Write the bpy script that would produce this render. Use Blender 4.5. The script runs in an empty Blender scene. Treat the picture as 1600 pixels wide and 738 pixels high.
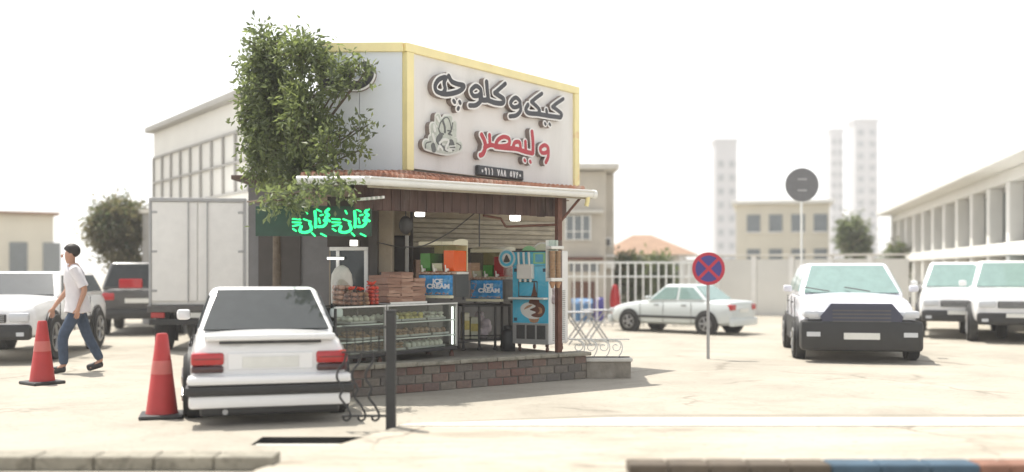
import bpy, bmesh, math, random
import numpy as np
from mathutils import Vector, Matrix
random.seed(7)
R = math.radians
sc = bpy.context.scene
C = sc.collection

# ------------------------------------------------------------------ camera
EYE, F, CX, HY = 1.4, 1600.0, 800.0, 423.0      # eye height (m), focal length, optical axis and horizon in photo pixels
cam = bpy.data.cameras.new('camera')
cam.sensor_width = 36.0
cam.lens = 36.0
cam.shift_y = (HY - 369.0) / 1600.0
cam.clip_start, cam.clip_end = 0.1, 3000.0
cam.dof.use_dof = True
cam.dof.focus_distance = 12.4
cam.dof.aperture_fstop = 0.5
cam_o = bpy.data.objects.new('camera', cam)
cam_o.location = (0, 0, EYE)
cam_o.rotation_euler = (R(90), 0, 0)
C.objects.link(cam_o)
sc.camera = cam_o

# ------------------------------------------------------------------ sky, sun, exposure
SUN_AZ = R(-46)                 # measured from +Y (ahead of the camera), negative = to the left
SUN_EL = R(67)
world = bpy.data.worlds.new('World')
sc.world = world
world.use_nodes = True
nt = world.node_tree
nt.nodes.clear()
wo = nt.nodes.new('ShaderNodeOutputWorld')
bg = nt.nodes.new('ShaderNodeBackground')
sky = nt.nodes.new('ShaderNodeTexSky')
sky.sky_type = 'NISHITA'
sky.sun_disc = False
sky.sun_elevation = SUN_EL
sky.sun_rotation = SUN_AZ
sky.air_density = 1.0
sky.dust_density = 1.5
sky.ozone_density = 1.0
hsv = nt.nodes.new('ShaderNodeHueSaturation')
hsv.inputs['Saturation'].default_value = 0.18
nt.links.new(sky.outputs[0], hsv.inputs['Color'])
nt.links.new(hsv.outputs[0], bg.inputs['Color'])
bg.inputs['Strength'].default_value = 0.15
nt.links.new(bg.outputs[0], wo.inputs['Surface'])

sun = bpy.data.lights.new('sun', 'SUN')
sun.energy = 4.0
sun.angle = R(0.5)
sun.color = (1.0, 0.95, 0.86)
sun_o = bpy.data.objects.new('sun', sun)
to_sun = Vector((math.sin(SUN_AZ) * math.cos(SUN_EL), math.cos(SUN_AZ) * math.cos(SUN_EL), math.sin(SUN_EL)))
sun_o.rotation_euler = to_sun.to_track_quat('Z', 'Y').to_euler()
sun_o.location = to_sun * 60
C.objects.link(sun_o)

sc.view_settings.view_transform = 'Standard'
sc.view_settings.look = 'None'
sc.view_settings.gamma = 1.0
sc.view_settings.exposure = 0.80
sc.cycles.use_denoising = True
sc.cycles.max_bounces = 8
sc.cycles.transparent_max_bounces = 12
sc.cycles.volume_bounces = 2

# ------------------------------------------------------------------ helpers
def tag(o, label=None, cat=None, group=None, kind=None):
    if label: o['label'] = label
    if cat: o['category'] = cat
    if group: o['group'] = group
    if kind: o['kind'] = kind
    return o

def thing(name, label, cat, loc=(0, 0, 0), rz=0.0, group=None):
    o = bpy.data.objects.new(name, None)
    o.empty_display_size = 0.2
    C.objects.link(o)
    o.location = loc
    o.rotation_euler = (0, 0, rz)
    return tag(o, label, cat, group)

def link(name, me, parent=None, loc=None, rz=None):
    o = bpy.data.objects.new(name, me)
    C.objects.link(o)
    if parent: o.parent = parent
    if loc is not None: o.location = loc
    if rz is not None: o.rotation_euler = (0, 0, rz) if not hasattr(rz, '__len__') else rz
    return o

def copy_tree(o, parent=None):
    c = o.copy()
    C.objects.link(c)
    if parent: c.parent = parent
    for ch in list(o.children):
        copy_tree(ch, c)
    return c

def gp(px, py):
    """ground point seen at a photo pixel"""
    Y = EYE * F / (py - HY)
    return Vector(((px - CX) / F * Y, Y, 0))

def at(px, py, Y):
    return Vector(((px - CX) / F * Y, Y, EYE + (HY - py) / F * Y))

def pz(py, Y):
    return EYE + (HY - py) / F * Y

class Frame:
    """a vertical working plane: origin on the ground, x along, y back, z up"""
    def __init__(s, x, y, deg):
        s.o = Vector((x, y, 0)); s.a = R(deg)
        s.u = Vector((math.cos(s.a), math.sin(s.a), 0)); s.b = Vector((-math.sin(s.a), math.cos(s.a), 0))
    def w(s, t, v, z=0.0):
        return s.o + s.u * t + s.b * v + Vector((0, 0, z))
    def hit(s, px, py, v=0.0):
        k = (px - CX) / F
        p = s.o + s.b * v
        t = (k * p.y - p.x) / (s.u.x - k * s.u.y)
        Y = p.y + s.u.y * t
        return t, EYE + (HY - py) / F * Y
    def loc(s, p):
        d = Vector(p) - s.o
        return d.dot(s.u), d.dot(s.b)

FS = Frame(-1.3125, 12.5, 53)       # the sign, the display cases
FA = Frame(-0.46, 12.24, 36)        # the eave and the brick plinth
FL = Frame(-1.3125, 12.5, -1.5)     # the left face of the sign (x to the right, so t < 0)

# ---- mesh builder
class MB:
    def __init__(s): s.v = []; s.f = []; s.m = []
    def add(s, vs, fs, mi=0):
        n = len(s.v); s.v += [tuple(v) for v in vs]; s.f += [tuple(i + n for i in f) for f in fs]; s.m += [mi] * len(fs)
        return s
    def box(s, x0, x1, y0, y1, z0, z1, bev=0.0, mi=0, mtx=None):
        bm = bmesh.new()
        bmesh.ops.create_cube(bm, size=1.0)
        for v in bm.verts:
            v.co = Vector((x0 + (v.co.x + .5) * (x1 - x0), y0 + (v.co.y + .5) * (y1 - y0), z0 + (v.co.z + .5) * (z1 - z0)))
        if bev:
            bmesh.ops.bevel(bm, geom=bm.edges[:], offset=bev, segments=2, affect='EDGES', profile=0.5)
        return s.bm(bm, mi, mtx)
    def bm(s, bm, mi=0, mtx=None):
        bm.verts.index_update()
        s.add([(mtx @ v.co) if mtx else v.co.copy() for v in bm.verts], [[v.index for v in f.verts] for f in bm.faces], mi)
        bm.free()
        return s
    def tube(s, pts, r, n=8, mi=0, closed=False, cap=True):
        pts = [Vector(p) for p in pts]; N = len(pts)
        rr = r if hasattr(r, '__len__') else [r] * N
        rings = []; up = None
        for i, p in enumerate(pts):
            if closed: d = pts[(i + 1) % N] - pts[i - 1]
            else: d = pts[min(i + 1, N - 1)] - pts[max(i - 1, 0)]
            d.normalize()
            if up is None: up = d.orthogonal().normalized()
            up = up - d * up.dot(d)
            up = up.normalized() if up.length > 1e-6 else d.orthogonal().normalized()
            q = d.cross(up)
            rings.append([p + (up * math.cos(2 * math.pi * k / n) + q * math.sin(2 * math.pi * k / n)) * rr[i] for k in range(n)])
        vs = [v for g in rings for v in g]; fs = []
        for i in range(N if closed else N - 1):
            j = (i + 1) % N
            for k in range(n):
                fs.append((i * n + k, i * n + (k + 1) % n, j * n + (k + 1) % n, j * n + k))
        if cap and not closed:
            fs.append(tuple(range(n - 1, -1, -1))); fs.append(tuple((N - 1) * n + k for k in range(n)))
        return s.add(vs, fs, mi)
    def lathe(s, prof, n=20, mi=0, mtx=None):
        """prof: (r, z) list, turned round z"""
        vs = []; fs = []
        for r, z in prof:
            for k in range(n):
                a = 2 * math.pi * k / n
                vs.append(Vector((r * math.cos(a), r * math.sin(a), z)))
        for i in range(len(prof) - 1):
            for k in range(n):
                fs.append((i * n + k, i * n + (k + 1) % n, (i + 1) * n + (k + 1) % n, (i + 1) * n + k))
        if prof[0][0] > 1e-4: fs.append(tuple(range(n - 1, -1, -1)))
        if prof[-1][0] > 1e-4: fs.append(tuple((len(prof) - 1) * n + k for k in range(n)))
        if mtx: vs = [mtx @ v for v in vs]
        return s.add(vs, fs, mi)
    def prism(s, poly, d, mi=0):
        """poly: planar 3-D outline, d: vector of extrusion"""
        d = Vector(d); n = len(poly); p = [Vector(q) for q in poly]
        vs = p + [q + d for q in p]
        fs = [tuple(range(n - 1, -1, -1)), tuple(range(n, 2 * n))] + [(i, (i + 1) % n, n + (i + 1) % n, n + i) for i in range(n)]
        return s.add(vs, fs, mi)
    def ball(s, c, r, sx=1, sy=1, sz=1, sub=2, mi=0, jitter=0):
        bm = bmesh.new()
        bmesh.ops.create_icosphere(bm, subdivisions=sub, radius=r)
        for v in bm.verts:
            k = 1 + random.uniform(-jitter, jitter)
            v.co = Vector((v.co.x * sx * k + c[0], v.co.y * sy * k + c[1], v.co.z * sz * k + c[2]))
        return s.bm(bm, mi)
    def mesh(s, name, mats, smooth=False):
        me = bpy.data.meshes.new(name)
        me.from_pydata(s.v, [], s.f)
        for m in (mats if isinstance(mats, (list, tuple)) else [mats]): me.materials.append(m)
        if any(s.m): me.polygons.foreach_set('material_index', s.m)
        bm = bmesh.new(); bm.from_mesh(me)
        bmesh.ops.recalc_face_normals(bm, faces=bm.faces[:])
        bm.to_mesh(me); bm.free()
        if smooth:
            me.polygons.foreach_set('use_smooth', [True] * len(me.polygons))
            try: me.set_sharp_from_angle(angle=R(40))
            except Exception: pass
        me.update()
        return me
    def build(s, name, mats, parent=None, label=None, smooth=False, loc=None, rz=None, kind=None):
        o = link(name, s.mesh(name, mats, smooth), parent, loc, rz)
        if label: o['label'] = label
        if kind: o['kind'] = kind
        return o

def cat_rom(pts, n=6, closed=False):
    P = [Vector(p) if len(p) == 3 else Vector((p[0], p[1], 0)) for p in pts]
    if len(P) < 3: return P
    out = []; N = len(P)
    for i in range(N if closed else N - 1):
        if closed: a, b, c, d = P[i - 1], P[i], P[(i + 1) % N], P[(i + 2) % N]
        else: a, b, c, d = P[max(i - 1, 0)], P[i], P[i + 1], P[min(i + 2, N - 1)]
        for k in range(n):
            t = k / n
            out.append(0.5 * ((2 * b) + (c - a) * t + (2 * a - 5 * b + 4 * c - d) * t * t + (3 * b - a - 3 * c + d) * t ** 3))
    if not closed: out.append(P[-1])
    return out

# ---- lettering: strokes -> distance field -> marching squares -> solid letters
def stroke_solid(strokes, cell, grow, y_front, y_back, with_back=False):
    """strokes: list of (points[(x,z)...], half_width). Returns (verts, faces) of a solid whose outline is grown by `grow`;
    x along, z up, front at y_front, back at y_back."""
    segs = []
    for pts, hw in strokes:
        if len(pts) == 1: segs.append((pts[0], pts[0], hw))
        for a, b in zip(pts[:-1], pts[1:]): segs.append((a, b, hw))
    xs = [p[0] for q in strokes for p in q[0]]; zs = [p[1] for q in strokes for p in q[0]]
    m = max(q[1] for q in strokes) + grow + 3 * cell
    x0, x1, z0, z1 = min(xs) - m, max(xs) + m, min(zs) - m, max(zs) + m
    nx, nz = int((x1 - x0) / cell) + 2, int((z1 - z0) / cell) + 2
    gx = x0 + np.arange(nx) * cell; gz = z0 + np.arange(nz) * cell
    X, Z = np.meshgrid(gx, gz, indexing='ij')
    D = np.full(X.shape, 9.0)
    for a, b, hw in segs:
        ax, az, bx, bz = a[0], a[1], b[0], b[1]
        L2 = (bx - ax) ** 2 + (bz - az) ** 2
        t = np.zeros_like(X) if L2 < 1e-12 else np.clip(((X - ax) * (bx - ax) + (Z - az) * (bz - az)) / L2, 0, 1)
        D = np.minimum(D, np.hypot(X - ax - t * (bx - ax), Z - az - t * (bz - az)) - hw)
    D = D - grow
    D[np.abs(D) < 1e-6] = 1e-6
    vid = {}; V = []; Fc = []; walls = []
    def vert(key, x, z):
        if key not in vid: vid[key] = len(V); V.append((x, z))
        return vid[key]
    def corner(i, j): return vert((i, j, 0), gx[i], gz[j])
    def edge(i, j, ax):
        i2, j2 = (i + 1, j) if ax == 1 else (i, j + 1)
        a, b = D[i, j], D[i2, j2]; t = a / (a - b)
        return vert((i, j, ax), gx[i] + t * (gx[i2] - gx[i]), gz[j] + t * (gz[j2] - gz[j]))
    ins = D < 0
    any_in = ins[:-1, :-1] | ins[1:, :-1] | ins[:-1, 1:] | ins[1:, 1:]
    for i, j in zip(*np.nonzero(any_in)):
        cs = [(i, j), (i + 1, j), (i + 1, j + 1), (i, j + 1)]
        es = [(i, j, 1), (i + 1, j, 2), (i, j + 1, 1), (i, j, 2)]
        poly = []; cut = []
        for k in range(4):
            c0, c1 = cs[k], cs[(k + 1) % 4]
            if ins[c0]: poly.append(corner(*c0))
            if ins[c0] != ins[c1]:
                e = edge(*es[k]); poly.append(e); cut.append((e, ins[c0]))
        if len(poly) >= 3: Fc.append(poly)
        if len(cut) == 2:
            e_out = [e for e, w_in in cut if w_in][0]; e_in = [e for e, w_in in cut if not w_in][0]
            walls.append((e_out, e_in))
    n = len(V)
    vs = [(x, y_front, z) for x, z in V] + [(x, y_back, z) for x, z in V]
    fs = [tuple(p) for p in Fc] + [(a, b, b + n, a + n) for a, b in walls]
    if with_back: fs += [tuple(q + n for q in reversed(p)) for p in Fc]
    return vs, fs

def solid_obj(name, strokes, cell, grow, yf, yb, mats, parent, label=None, kind=None):
    vs, fs = stroke_solid(strokes, cell, grow, yf, yb)
    mb = MB().add(vs, fs)
    return mb.build(name, mats, parent, label, kind=kind)

def text_obj(name, body, size, mat_, parent, loc, rot, bold=0.0, ext=0.001, sx=1.0, label=None):
    cu = bpy.data.curves.new(name, 'FONT')
    cu.body = body; cu.size = size; cu.extrude = ext; cu.offset = bold; cu.align_x = 'CENTER'; cu.align_y = 'CENTER'
    tmp = bpy.data.objects.new('text_tmp', cu); C.objects.link(tmp)
    dg = bpy.context.evaluated_depsgraph_get()
    me = bpy.data.meshes.new_from_object(tmp.evaluated_get(dg))
    bpy.data.objects.remove(tmp); bpy.data.curves.remove(cu)
    me.name = name; me.materials.clear(); me.materials.append(mat_)
    o = link(name, me, parent, loc, rot); o.scale = (sx, 1, 1)
    if label: o['label'] = label
    return o

# ------------------------------------------------------------------ materials
def mat(name, col, rough=0.7, var=0.12, scale=6.0, bump=0.0, bscale=60.0, metal=0.0, emit=0.0, spec=None, dirt_or_reflection=None, stretch=None, coat=0.0):
    m = bpy.data.materials.new(name); m.use_nodes = True
    t = m.node_tree; b = t.nodes['Principled BSDF']
    b.inputs['Roughness'].default_value = rough; b.inputs['Metallic'].default_value = metal
    if spec is not None: b.inputs['Specular IOR Level'].default_value = spec
    if coat: b.inputs['Coat Weight'].default_value = coat
    tc = t.nodes.new('ShaderNodeTexCoord'); src = tc.outputs['Object']
    if stretch:
        mp = t.nodes.new('ShaderNodeMapping'); mp.inputs['Scale'].default_value = stretch
        t.links.new(src, mp.inputs['Vector']); src = mp.outputs['Vector']
    n = t.nodes.new('ShaderNodeTexNoise'); n.inputs['Scale'].default_value = scale; n.inputs['Detail'].default_value = 6.0
    n.inputs['Roughness'].default_value = 0.65
    t.links.new(src, n.inputs['Vector'])
    r = t.nodes.new('ShaderNodeValToRGB')
    r.color_ramp.elements[0].position = 0.3; r.color_ramp.elements[1].position = 0.7
    r.color_ramp.elements[0].color = [max(0, c * (1 - var)) for c in col] + [1]
    r.color_ramp.elements[1].color = [min(1, c * (1 + var)) for c in col] + [1]
    t.links.new(n.outputs['Fac'], r.inputs['Fac']); out = r.outputs['Color']
    if dirt_or_reflection:
        dcol, dscale, lo, hi, amt = dirt_or_reflection
        n2 = t.nodes.new('ShaderNodeTexNoise'); n2.inputs['Scale'].default_value = dscale; n2.inputs['Detail'].default_value = 8.0
        n2.inputs['Roughness'].default_value = 0.7; n2.inputs['Distortion'].default_value = 0.6
        t.links.new(src, n2.inputs['Vector'])
        mr = t.nodes.new('ShaderNodeMapRange'); mr.inputs['From Min'].default_value = lo; mr.inputs['From Max'].default_value = hi
        mr.inputs['To Max'].default_value = amt
        t.links.new(n2.outputs['Fac'], mr.inputs['Value'])
        mx = t.nodes.new('ShaderNodeMix'); mx.data_type = 'RGBA'
        t.links.new(mr.outputs['Result'], mx.inputs['Factor']); t.links.new(out, mx.inputs['A'])
        mx.inputs['B'].default_value = list(dcol) + [1]; out = mx.outputs['Result']
    t.links.new(out, b.inputs['Base Color'])
    if bump:
        n3 = t.nodes.new('ShaderNodeTexNoise'); n3.inputs['Scale'].default_value = bscale; n3.inputs['Detail'].default_value = 5
        t.links.new(src, n3.inputs['Vector'])
        bp = t.nodes.new('ShaderNodeBump'); bp.inputs['Strength'].default_value = bump; bp.inputs['Distance'].default_value = 0.02
        t.links.new(n3.outputs['Fac'], bp.inputs['Height']); t.links.new(bp.outputs['Normal'], b.inputs['Normal'])
    if emit:
        b.inputs['Emission Color'].default_value = list(col) + [1]; b.inputs['Emission Strength'].default_value = emit
    return m

def glass(name, tint=(0.9, 0.95, 0.93), rough=0.02, refl=0.9, base=0.035):
    m = bpy.data.materials.new(name); m.use_nodes = True
    t = m.node_tree; t.nodes.clear()
    o = t.nodes.new('ShaderNodeOutputMaterial'); tr = t.nodes.new('ShaderNodeBsdfTransparent'); gl = t.nodes.new('ShaderNodeBsdfGlossy')
    tr.inputs['Color'].default_value = list(tint) + [1]; gl.inputs['Roughness'].default_value = rough
    lw = t.nodes.new('ShaderNodeLayerWeight'); lw.inputs['Blend'].default_value = 0.5
    pw = t.nodes.new('ShaderNodeMath'); pw.operation = 'POWER'; pw.inputs[1].default_value = 4.0
    ma = t.nodes.new('ShaderNodeMath'); ma.operation = 'MULTIPLY_ADD'; ma.inputs[1].default_value = refl; ma.inputs[2].default_value = base
    t.links.new(lw.outputs['Facing'], pw.inputs[0]); t.links.new(pw.outputs[0], ma.inputs[0])
    fr = ma
    mx = t.nodes.new('ShaderNodeMixShader')
    t.links.new(fr.outputs[0], mx.inputs[0]); t.links.new(tr.outputs[0], mx.inputs[1]); t.links.new(gl.outputs[0], mx.inputs[2])
    t.links.new(mx.outputs[0], o.inputs['Surface'])
    return m

M = {}
def cracked(m, scale, width, col, dist=0.9, amt=0.8):
    """thin irregular cracks and darker patches over a pavement material"""
    t = m.node_tree; b = t.nodes['Principled BSDF']
    src = b.inputs['Base Color'].links[0].from_socket
    tc = t.nodes.new('ShaderNodeTexCoord')
    n = t.nodes.new('ShaderNodeTexNoise'); n.inputs['Scale'].default_value = 1.7; n.inputs['Detail'].default_value = 7
    ad = t.nodes.new('ShaderNodeVectorMath'); ad.operation = 'MULTIPLY_ADD'; ad.inputs[1].default_value = (dist, dist, 0)
    t.links.new(tc.outputs['Object'], n.inputs['Vector']); t.links.new(n.outputs['Color'], ad.inputs[0]); t.links.new(tc.outputs['Object'], ad.inputs[2])
    v = t.nodes.new('ShaderNodeTexVoronoi'); v.feature = 'DISTANCE_TO_EDGE'; v.inputs['Scale'].default_value = scale
    t.links.new(ad.outputs[0], v.inputs['Vector'])
    mr = t.nodes.new('ShaderNodeMapRange'); mr.inputs['From Min'].default_value = 0.0; mr.inputs['From Max'].default_value = width
    mr.inputs['To Min'].default_value = amt; mr.inputs['To Max'].default_value = 0.0
    t.links.new(v.outputs['Distance'], mr.inputs['Value'])
    n2 = t.nodes.new('ShaderNodeTexNoise'); n2.inputs['Scale'].default_value = 0.8; n2.inputs['Detail'].default_value = 4
    t.links.new(tc.outputs['Object'], n2.inputs['Vector'])
    m2 = t.nodes.new('ShaderNodeMapRange'); m2.inputs['From Min'].default_value = 0.48; m2.inputs['From Max'].default_value = 0.6
    t.links.new(n2.outputs['Fac'], m2.inputs['Value'])
    mu = t.nodes.new('ShaderNodeMath'); mu.operation = 'MULTIPLY'
    t.links.new(mr.outputs[0], mu.inputs[0]); t.links.new(m2.outputs[0], mu.inputs[1])
    mx = t.nodes.new('ShaderNodeMix'); mx.data_type = 'RGBA'; mx.inputs['B'].default_value = list(col) + [1]
    t.links.new(mu.outputs[0], mx.inputs['Factor']); t.links.new(src, mx.inputs['A'])
    # grit
    n3 = t.nodes.new('ShaderNodeTexNoise'); n3.inputs['Scale'].default_value = 26; n3.inputs['Detail'].default_value = 3
    mp = t.nodes.new('ShaderNodeMapping'); mp.inputs['Scale'].default_value = (0.5, 1, 1)
    t.links.new(tc.outputs['Object'], mp.inputs['Vector']); t.links.new(mp.outputs[0], n3.inputs['Vector'])
    m3 = t.nodes.new('ShaderNodeMapRange'); m3.inputs['From Min'].default_value = 0.60; m3.inputs['From Max'].default_value = 0.70; m3.inputs['To Max'].default_value = 0.55
    t.links.new(n3.outputs['Fac'], m3.inputs['Value'])
    m4 = t.nodes.new('ShaderNodeMix'); m4.data_type = 'RGBA'; m4.inputs['B'].default_value = list(col) + [1]
    t.links.new(m3.outputs[0], m4.inputs['Factor']); t.links.new(mx.outputs['Result'], m4.inputs['A'])
    t.links.new(m4.outputs['Result'], b.inputs['Base Color'])
    return m
M['ground'] = cracked(mat('ground_concrete', (0.355, 0.325, 0.27), 0.9, 0.14, 0.5, 0.35, 30, dirt_or_reflection=((0.24, 0.215, 0.175), 0.8, 0.48, 0.68, 0.6)), 0.35, 0.018, (0.16, 0.14, 0.11))
M['slab'] = cracked(mat('slab_concrete', (0.40, 0.365, 0.30), 0.9, 0.14, 1.0, 0.5, 22, dirt_or_reflection=((0.25, 0.21, 0.16), 1.3, 0.46, 0.66, 0.65), stretch=(0.5, 1.4, 1)), 0.5, 0.02, (0.14, 0.115, 0.09))
M['kerb'] = mat('kerb_concrete', (0.60, 0.575, 0.52), 0.9, 0.08, 3, 0.3, 30)
M['gutterstrip'] = mat('channel_concrete', (0.26, 0.235, 0.19), 0.9, 0.12, 3, 0.3, 30)
M['dark'] = mat('dark_void', (0.03, 0.028, 0.025), 0.9, 0.2)
M['cap'] = mat('cap_stone', (0.28, 0.26, 0.21), 0.9, 0.2, 5, 0.5, 30, dirt_or_reflection=((0.09, 0.08, 0.06), 7, 0.5, 0.68, 0.8))
M['mortar'] = mat('mortar', (0.17, 0.155, 0.135), 0.95, 0.15, 14, 0.4, 60)
for k, c in enumerate([(0.195, 0.112, 0.09), (0.185, 0.16, 0.137), (0.22, 0.15, 0.122), (0.15, 0.135, 0.12), (0.22, 0.19, 0.155), (0.18, 0.125, 0.108)]):
    M['brick%d' % k] = mat('brick_%s' % 'abcdef'[k], c, 0.92, 0.22, 9, 0.5, 40, dirt_or_reflection=((0.10, 0.092, 0.08), 5, 0.42, 0.7, 0.75))
M['deck'] = mat('deck_tile', (0.22, 0.2, 0.17), 0.8, 0.15, 4)
M['signwhite'] = mat('sign_composite_white', (0.78, 0.77, 0.745), 0.45, 0.03, 1.2, dirt_or_reflection=((0.52, 0.50, 0.45), 1.6, 0.48, 0.8, 0.4), stretch=(1.6, 1, 0.25))
M['signshade'] = mat('sign_composite_shade_tint', (0.70, 0.75, 0.79), 0.45, 0.03, 1.2)  # left sign face: its bluish shade is painted into the sheet colour
M['gold'] = mat('gold_trim', (0.88, 0.78, 0.40), 0.35, 0.08, 2.0, metal=0.0, dirt_or_reflection=((0.75, 0.42, 0.2), 2.2, 0.58, 0.66, 0.5))  # orange patches are painted-in reflections on the sign posts
M['blackletter'] = mat('black_acrylic', (0.03, 0.03, 0.035), 0.3, 0.1)
M['redletter'] = mat('red_acrylic', (0.45, 0.02, 0.035), 0.3, 0.1)
M['whitetrim'] = mat('white_trim', (0.85, 0.85, 0.83), 0.5, 0.02)
M['letterside'] = mat('letter_return_brown', (0.23, 0.19, 0.17), 0.5, 0.1)
M['white'] = mat('white_paint', (0.78, 0.77, 0.74), 0.5, 0.05, 5)
M['whitemetal'] = mat('white_metal', (0.75, 0.75, 0.72), 0.35, 0.05, 5)
M['tile'] = mat('roof_tile_clay', (0.36, 0.17, 0.11), 0.8, 0.35, 9, 0.3, 40, dirt_or_reflection=((0.62, 0.52, 0.44), 5, 0.5, 0.7, 0.7))
M['brownwood'] = mat('brown_stained_wood', (0.075, 0.040, 0.031), 0.65, 0.45, 6, 0.2, 40, stretch=(1, 1, 0.2), dirt_or_reflection=((0.17, 0.14, 0.12), 5, 0.5, 0.75, 0.6))
M['soffit'] = mat('soffit_board', (0.24, 0.185, 0.14), 0.75, 0.2, 5, stretch=(1, 0.2, 1))
M['beige'] = mat('beige_plaster', (0.34, 0.285, 0.21), 0.85, 0.14, 4, 0.2, 30, dirt_or_reflection=((0.2, 0.16, 0.12), 3, 0.5, 0.75, 0.5))
M['shutter'] = mat('beige_shutter', (0.40, 0.36, 0.28), 0.6, 0.16, 4, dirt_or_reflection=((0.19, 0.16, 0.12), 5, 0.44, 0.7, 0.7), stretch=(1, 1, 3))
M['darkmetal'] = mat('dark_metal', (0.035, 0.033, 0.032), 0.5, 0.2, 8)
M['ironpost'] = mat('painted_iron', (0.022, 0.023, 0.024), 0.45, 0.25, 12, 0.1, 60)
M['rust'] = mat('rusty_brown_steel', (0.13, 0.055, 0.035), 0.7, 0.3, 9, 0.2, 50)
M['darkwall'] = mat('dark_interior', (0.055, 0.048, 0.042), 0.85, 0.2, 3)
M['doordark'] = mat('dark_door', (0.045, 0.038, 0.033), 0.5, 0.2, 4)
M['steel'] = mat('stainless_steel', (0.42, 0.41, 0.39), 0.4, 0.06, 10, metal=0.35, stretch=(1, 1, 6))
M['darksteel'] = mat('dark_steel', (0.10, 0.098, 0.095), 0.4, 0.12, 6, metal=0.4)
M['cream'] = mat('cream_plastic', (0.72, 0.68, 0.50), 0.4, 0.05)
M['offwhite'] = mat('offwhite_plastic', (0.72, 0.71, 0.66), 0.4, 0.05)
M['blueprint'] = mat('blue_print', (0.03, 0.25, 0.56), 0.35, 0.55, 9, dirt_or_reflection=((0.32, 0.62, 0.82), 8, 0.52, 0.66, 0.8))
M['cyan'] = mat('cyan_print', (0.08, 0.48, 0.68), 0.3, 0.14, 2.2, dirt_or_reflection=((0.42, 0.74, 0.84), 2.6, 0.5, 0.75, 0.6))
M['orange'] = mat('orange_drink', (0.85, 0.115, 0.004), 0.2, 0.05)
M['red'] = mat('red_drink', (0.34, 0.008, 0.014), 0.2, 0.05)
M['green'] = mat('green_drink', (0.045, 0.24, 0.03), 0.2, 0.2)
M['milk'] = mat('pale_drink', (0.55, 0.56, 0.46), 0.3, 0.1)
M['tank'] = glass('tank_plastic', (0.97, 0.96, 0.88), 0.1, 0.35, 0.015)
M['glass'] = glass('clear_glass', (0.88, 0.92, 0.90), 0.01)
M['bag'] = glass('bag_film', (0.86, 0.84, 0.80), 0.25)
M['winglass'] = mat('dark_window_glass', (0.04, 0.05, 0.055), 0.05, 0.1, spec=0.8)
M['palewin'] = mat('pale_window_glass', (0.16, 0.18, 0.19), 0.08, 0.1, spec=0.8)
M['carglass'] = mat('car_glass', (0.035, 0.04, 0.04), 0.06, 0.1, spec=0.45)
M['carglass_teal'] = mat('car_glass_teal', (0.20, 0.30, 0.28), 0.05, 0.1, spec=1.0)
M['carwhite'] = mat('car_paint_white', (0.80, 0.80, 0.80), 0.25, 0.02, coat=0.6)
M['carlilac'] = mat('car_paint_silver_white', (0.70, 0.70, 0.76), 0.25, 0.02, coat=0.6)
M['cargrey'] = mat('car_paint_pale_grey', (0.58, 0.62, 0.62), 0.28, 0.02, coat=0.6)
M['cardark'] = mat('car_paint_charcoal', (0.06, 0.058, 0.055), 0.3, 0.05, coat=0.6)
M['carblue'] = mat('car_grille_navy', (0.03, 0.035, 0.07), 0.3, 0.05, coat=0.3)
M['plastic'] = mat('black_plastic', (0.028, 0.028, 0.028), 0.55, 0.1)
M['tyre'] = mat('tyre_rubber', (0.022, 0.022, 0.022), 0.85, 0.1)
M['rim'] = mat('alloy_rim', (0.4, 0.4, 0.4), 0.35, 0.05, metal=0.7)
M['lampred'] = mat('tail_lens_red', (0.42, 0.012, 0.015), 0.12, 0.1, coat=0.5)
M['lampsmoke'] = mat('tail_lens_smoked', (0.05, 0.012, 0.014), 0.12, 0.1, coat=0.5)
M['lampclear'] = mat('headlamp_clear', (0.55, 0.57, 0.6), 0.08, 0.05, spec=1.0)
M['plate'] = mat('number_plate', (0.7, 0.7, 0.66), 0.5, 0.05)
M['cone'] = mat('cone_red', (0.42, 0.03, 0.028), 0.5, 0.1)
M['conepale'] = mat('cone_band_pale', (0.52, 0.13, 0.11), 0.4, 0.1)
M['skin'] = mat('skin', (0.45, 0.25, 0.17), 0.55, 0.08)
M['hair'] = mat('hair_dark', (0.02, 0.015, 0.012), 0.6, 0.2)
M['shirt'] = mat('shirt_white', (0.68, 0.66, 0.68), 0.85, 0.06, 12, 0.2, 20)
M['jeans'] = mat('denim', (0.05, 0.075, 0.12), 0.9, 0.25, 16, 0.2, 80)
def leafmat(name, col):
    m = mat(name, col, 0.5, 0.35, 4)
    t = m.node_tree; b = t.nodes['Principled BSDF']; o = t.nodes['Material Output']
    tr = t.nodes.new('ShaderNodeBsdfTranslucent'); tr.inputs['Color'].default_value = (min(1, col[0] * 2.4), min(1, col[1] * 2.4), col[2] * 1.6, 1)
    mx = t.nodes.new('ShaderNodeMixShader'); mx.inputs[0].default_value = 0.42
    t.links.new(b.outputs[0], mx.inputs[1]); t.links.new(tr.outputs[0], mx.inputs[2]); t.links.new(mx.outputs[0], o.inputs['Surface'])
    return m
M['leaf0'] = leafmat('leaf_mid', (0.11, 0.135, 0.07))
M['leaf1'] = leafmat('leaf_light', (0.14, 0.17, 0.075))
M['leaf2'] = leafmat('leaf_dark', (0.075, 0.095, 0.052))
M['leafdry'] = leafmat('leaf_olive', (0.12, 0.11, 0.075))
M['bark'] = mat('bark', (0.12, 0.095, 0.07), 0.95, 0.3, 12, 0.7, 40)
M['neon'] = mat('green_led', (0.02, 0.80, 0.22), 0.4, 0.05, emit=1.1)
M['neonboard'] = mat('led_board_dark', (0.012, 0.05, 0.03), 0.4, 0.2)
M['lampglow'] = mat('lamp_glow', (1.0, 0.98, 0.93), 0.4, 0.0, emit=2.6)
M['tubeglow'] = mat('tube_glow', (1.0, 1.0, 0.98), 0.4, 0.0, emit=1.1)
M['cookie'] = mat('cookie', (0.30, 0.17, 0.09), 0.8, 0.3, 25)
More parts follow.
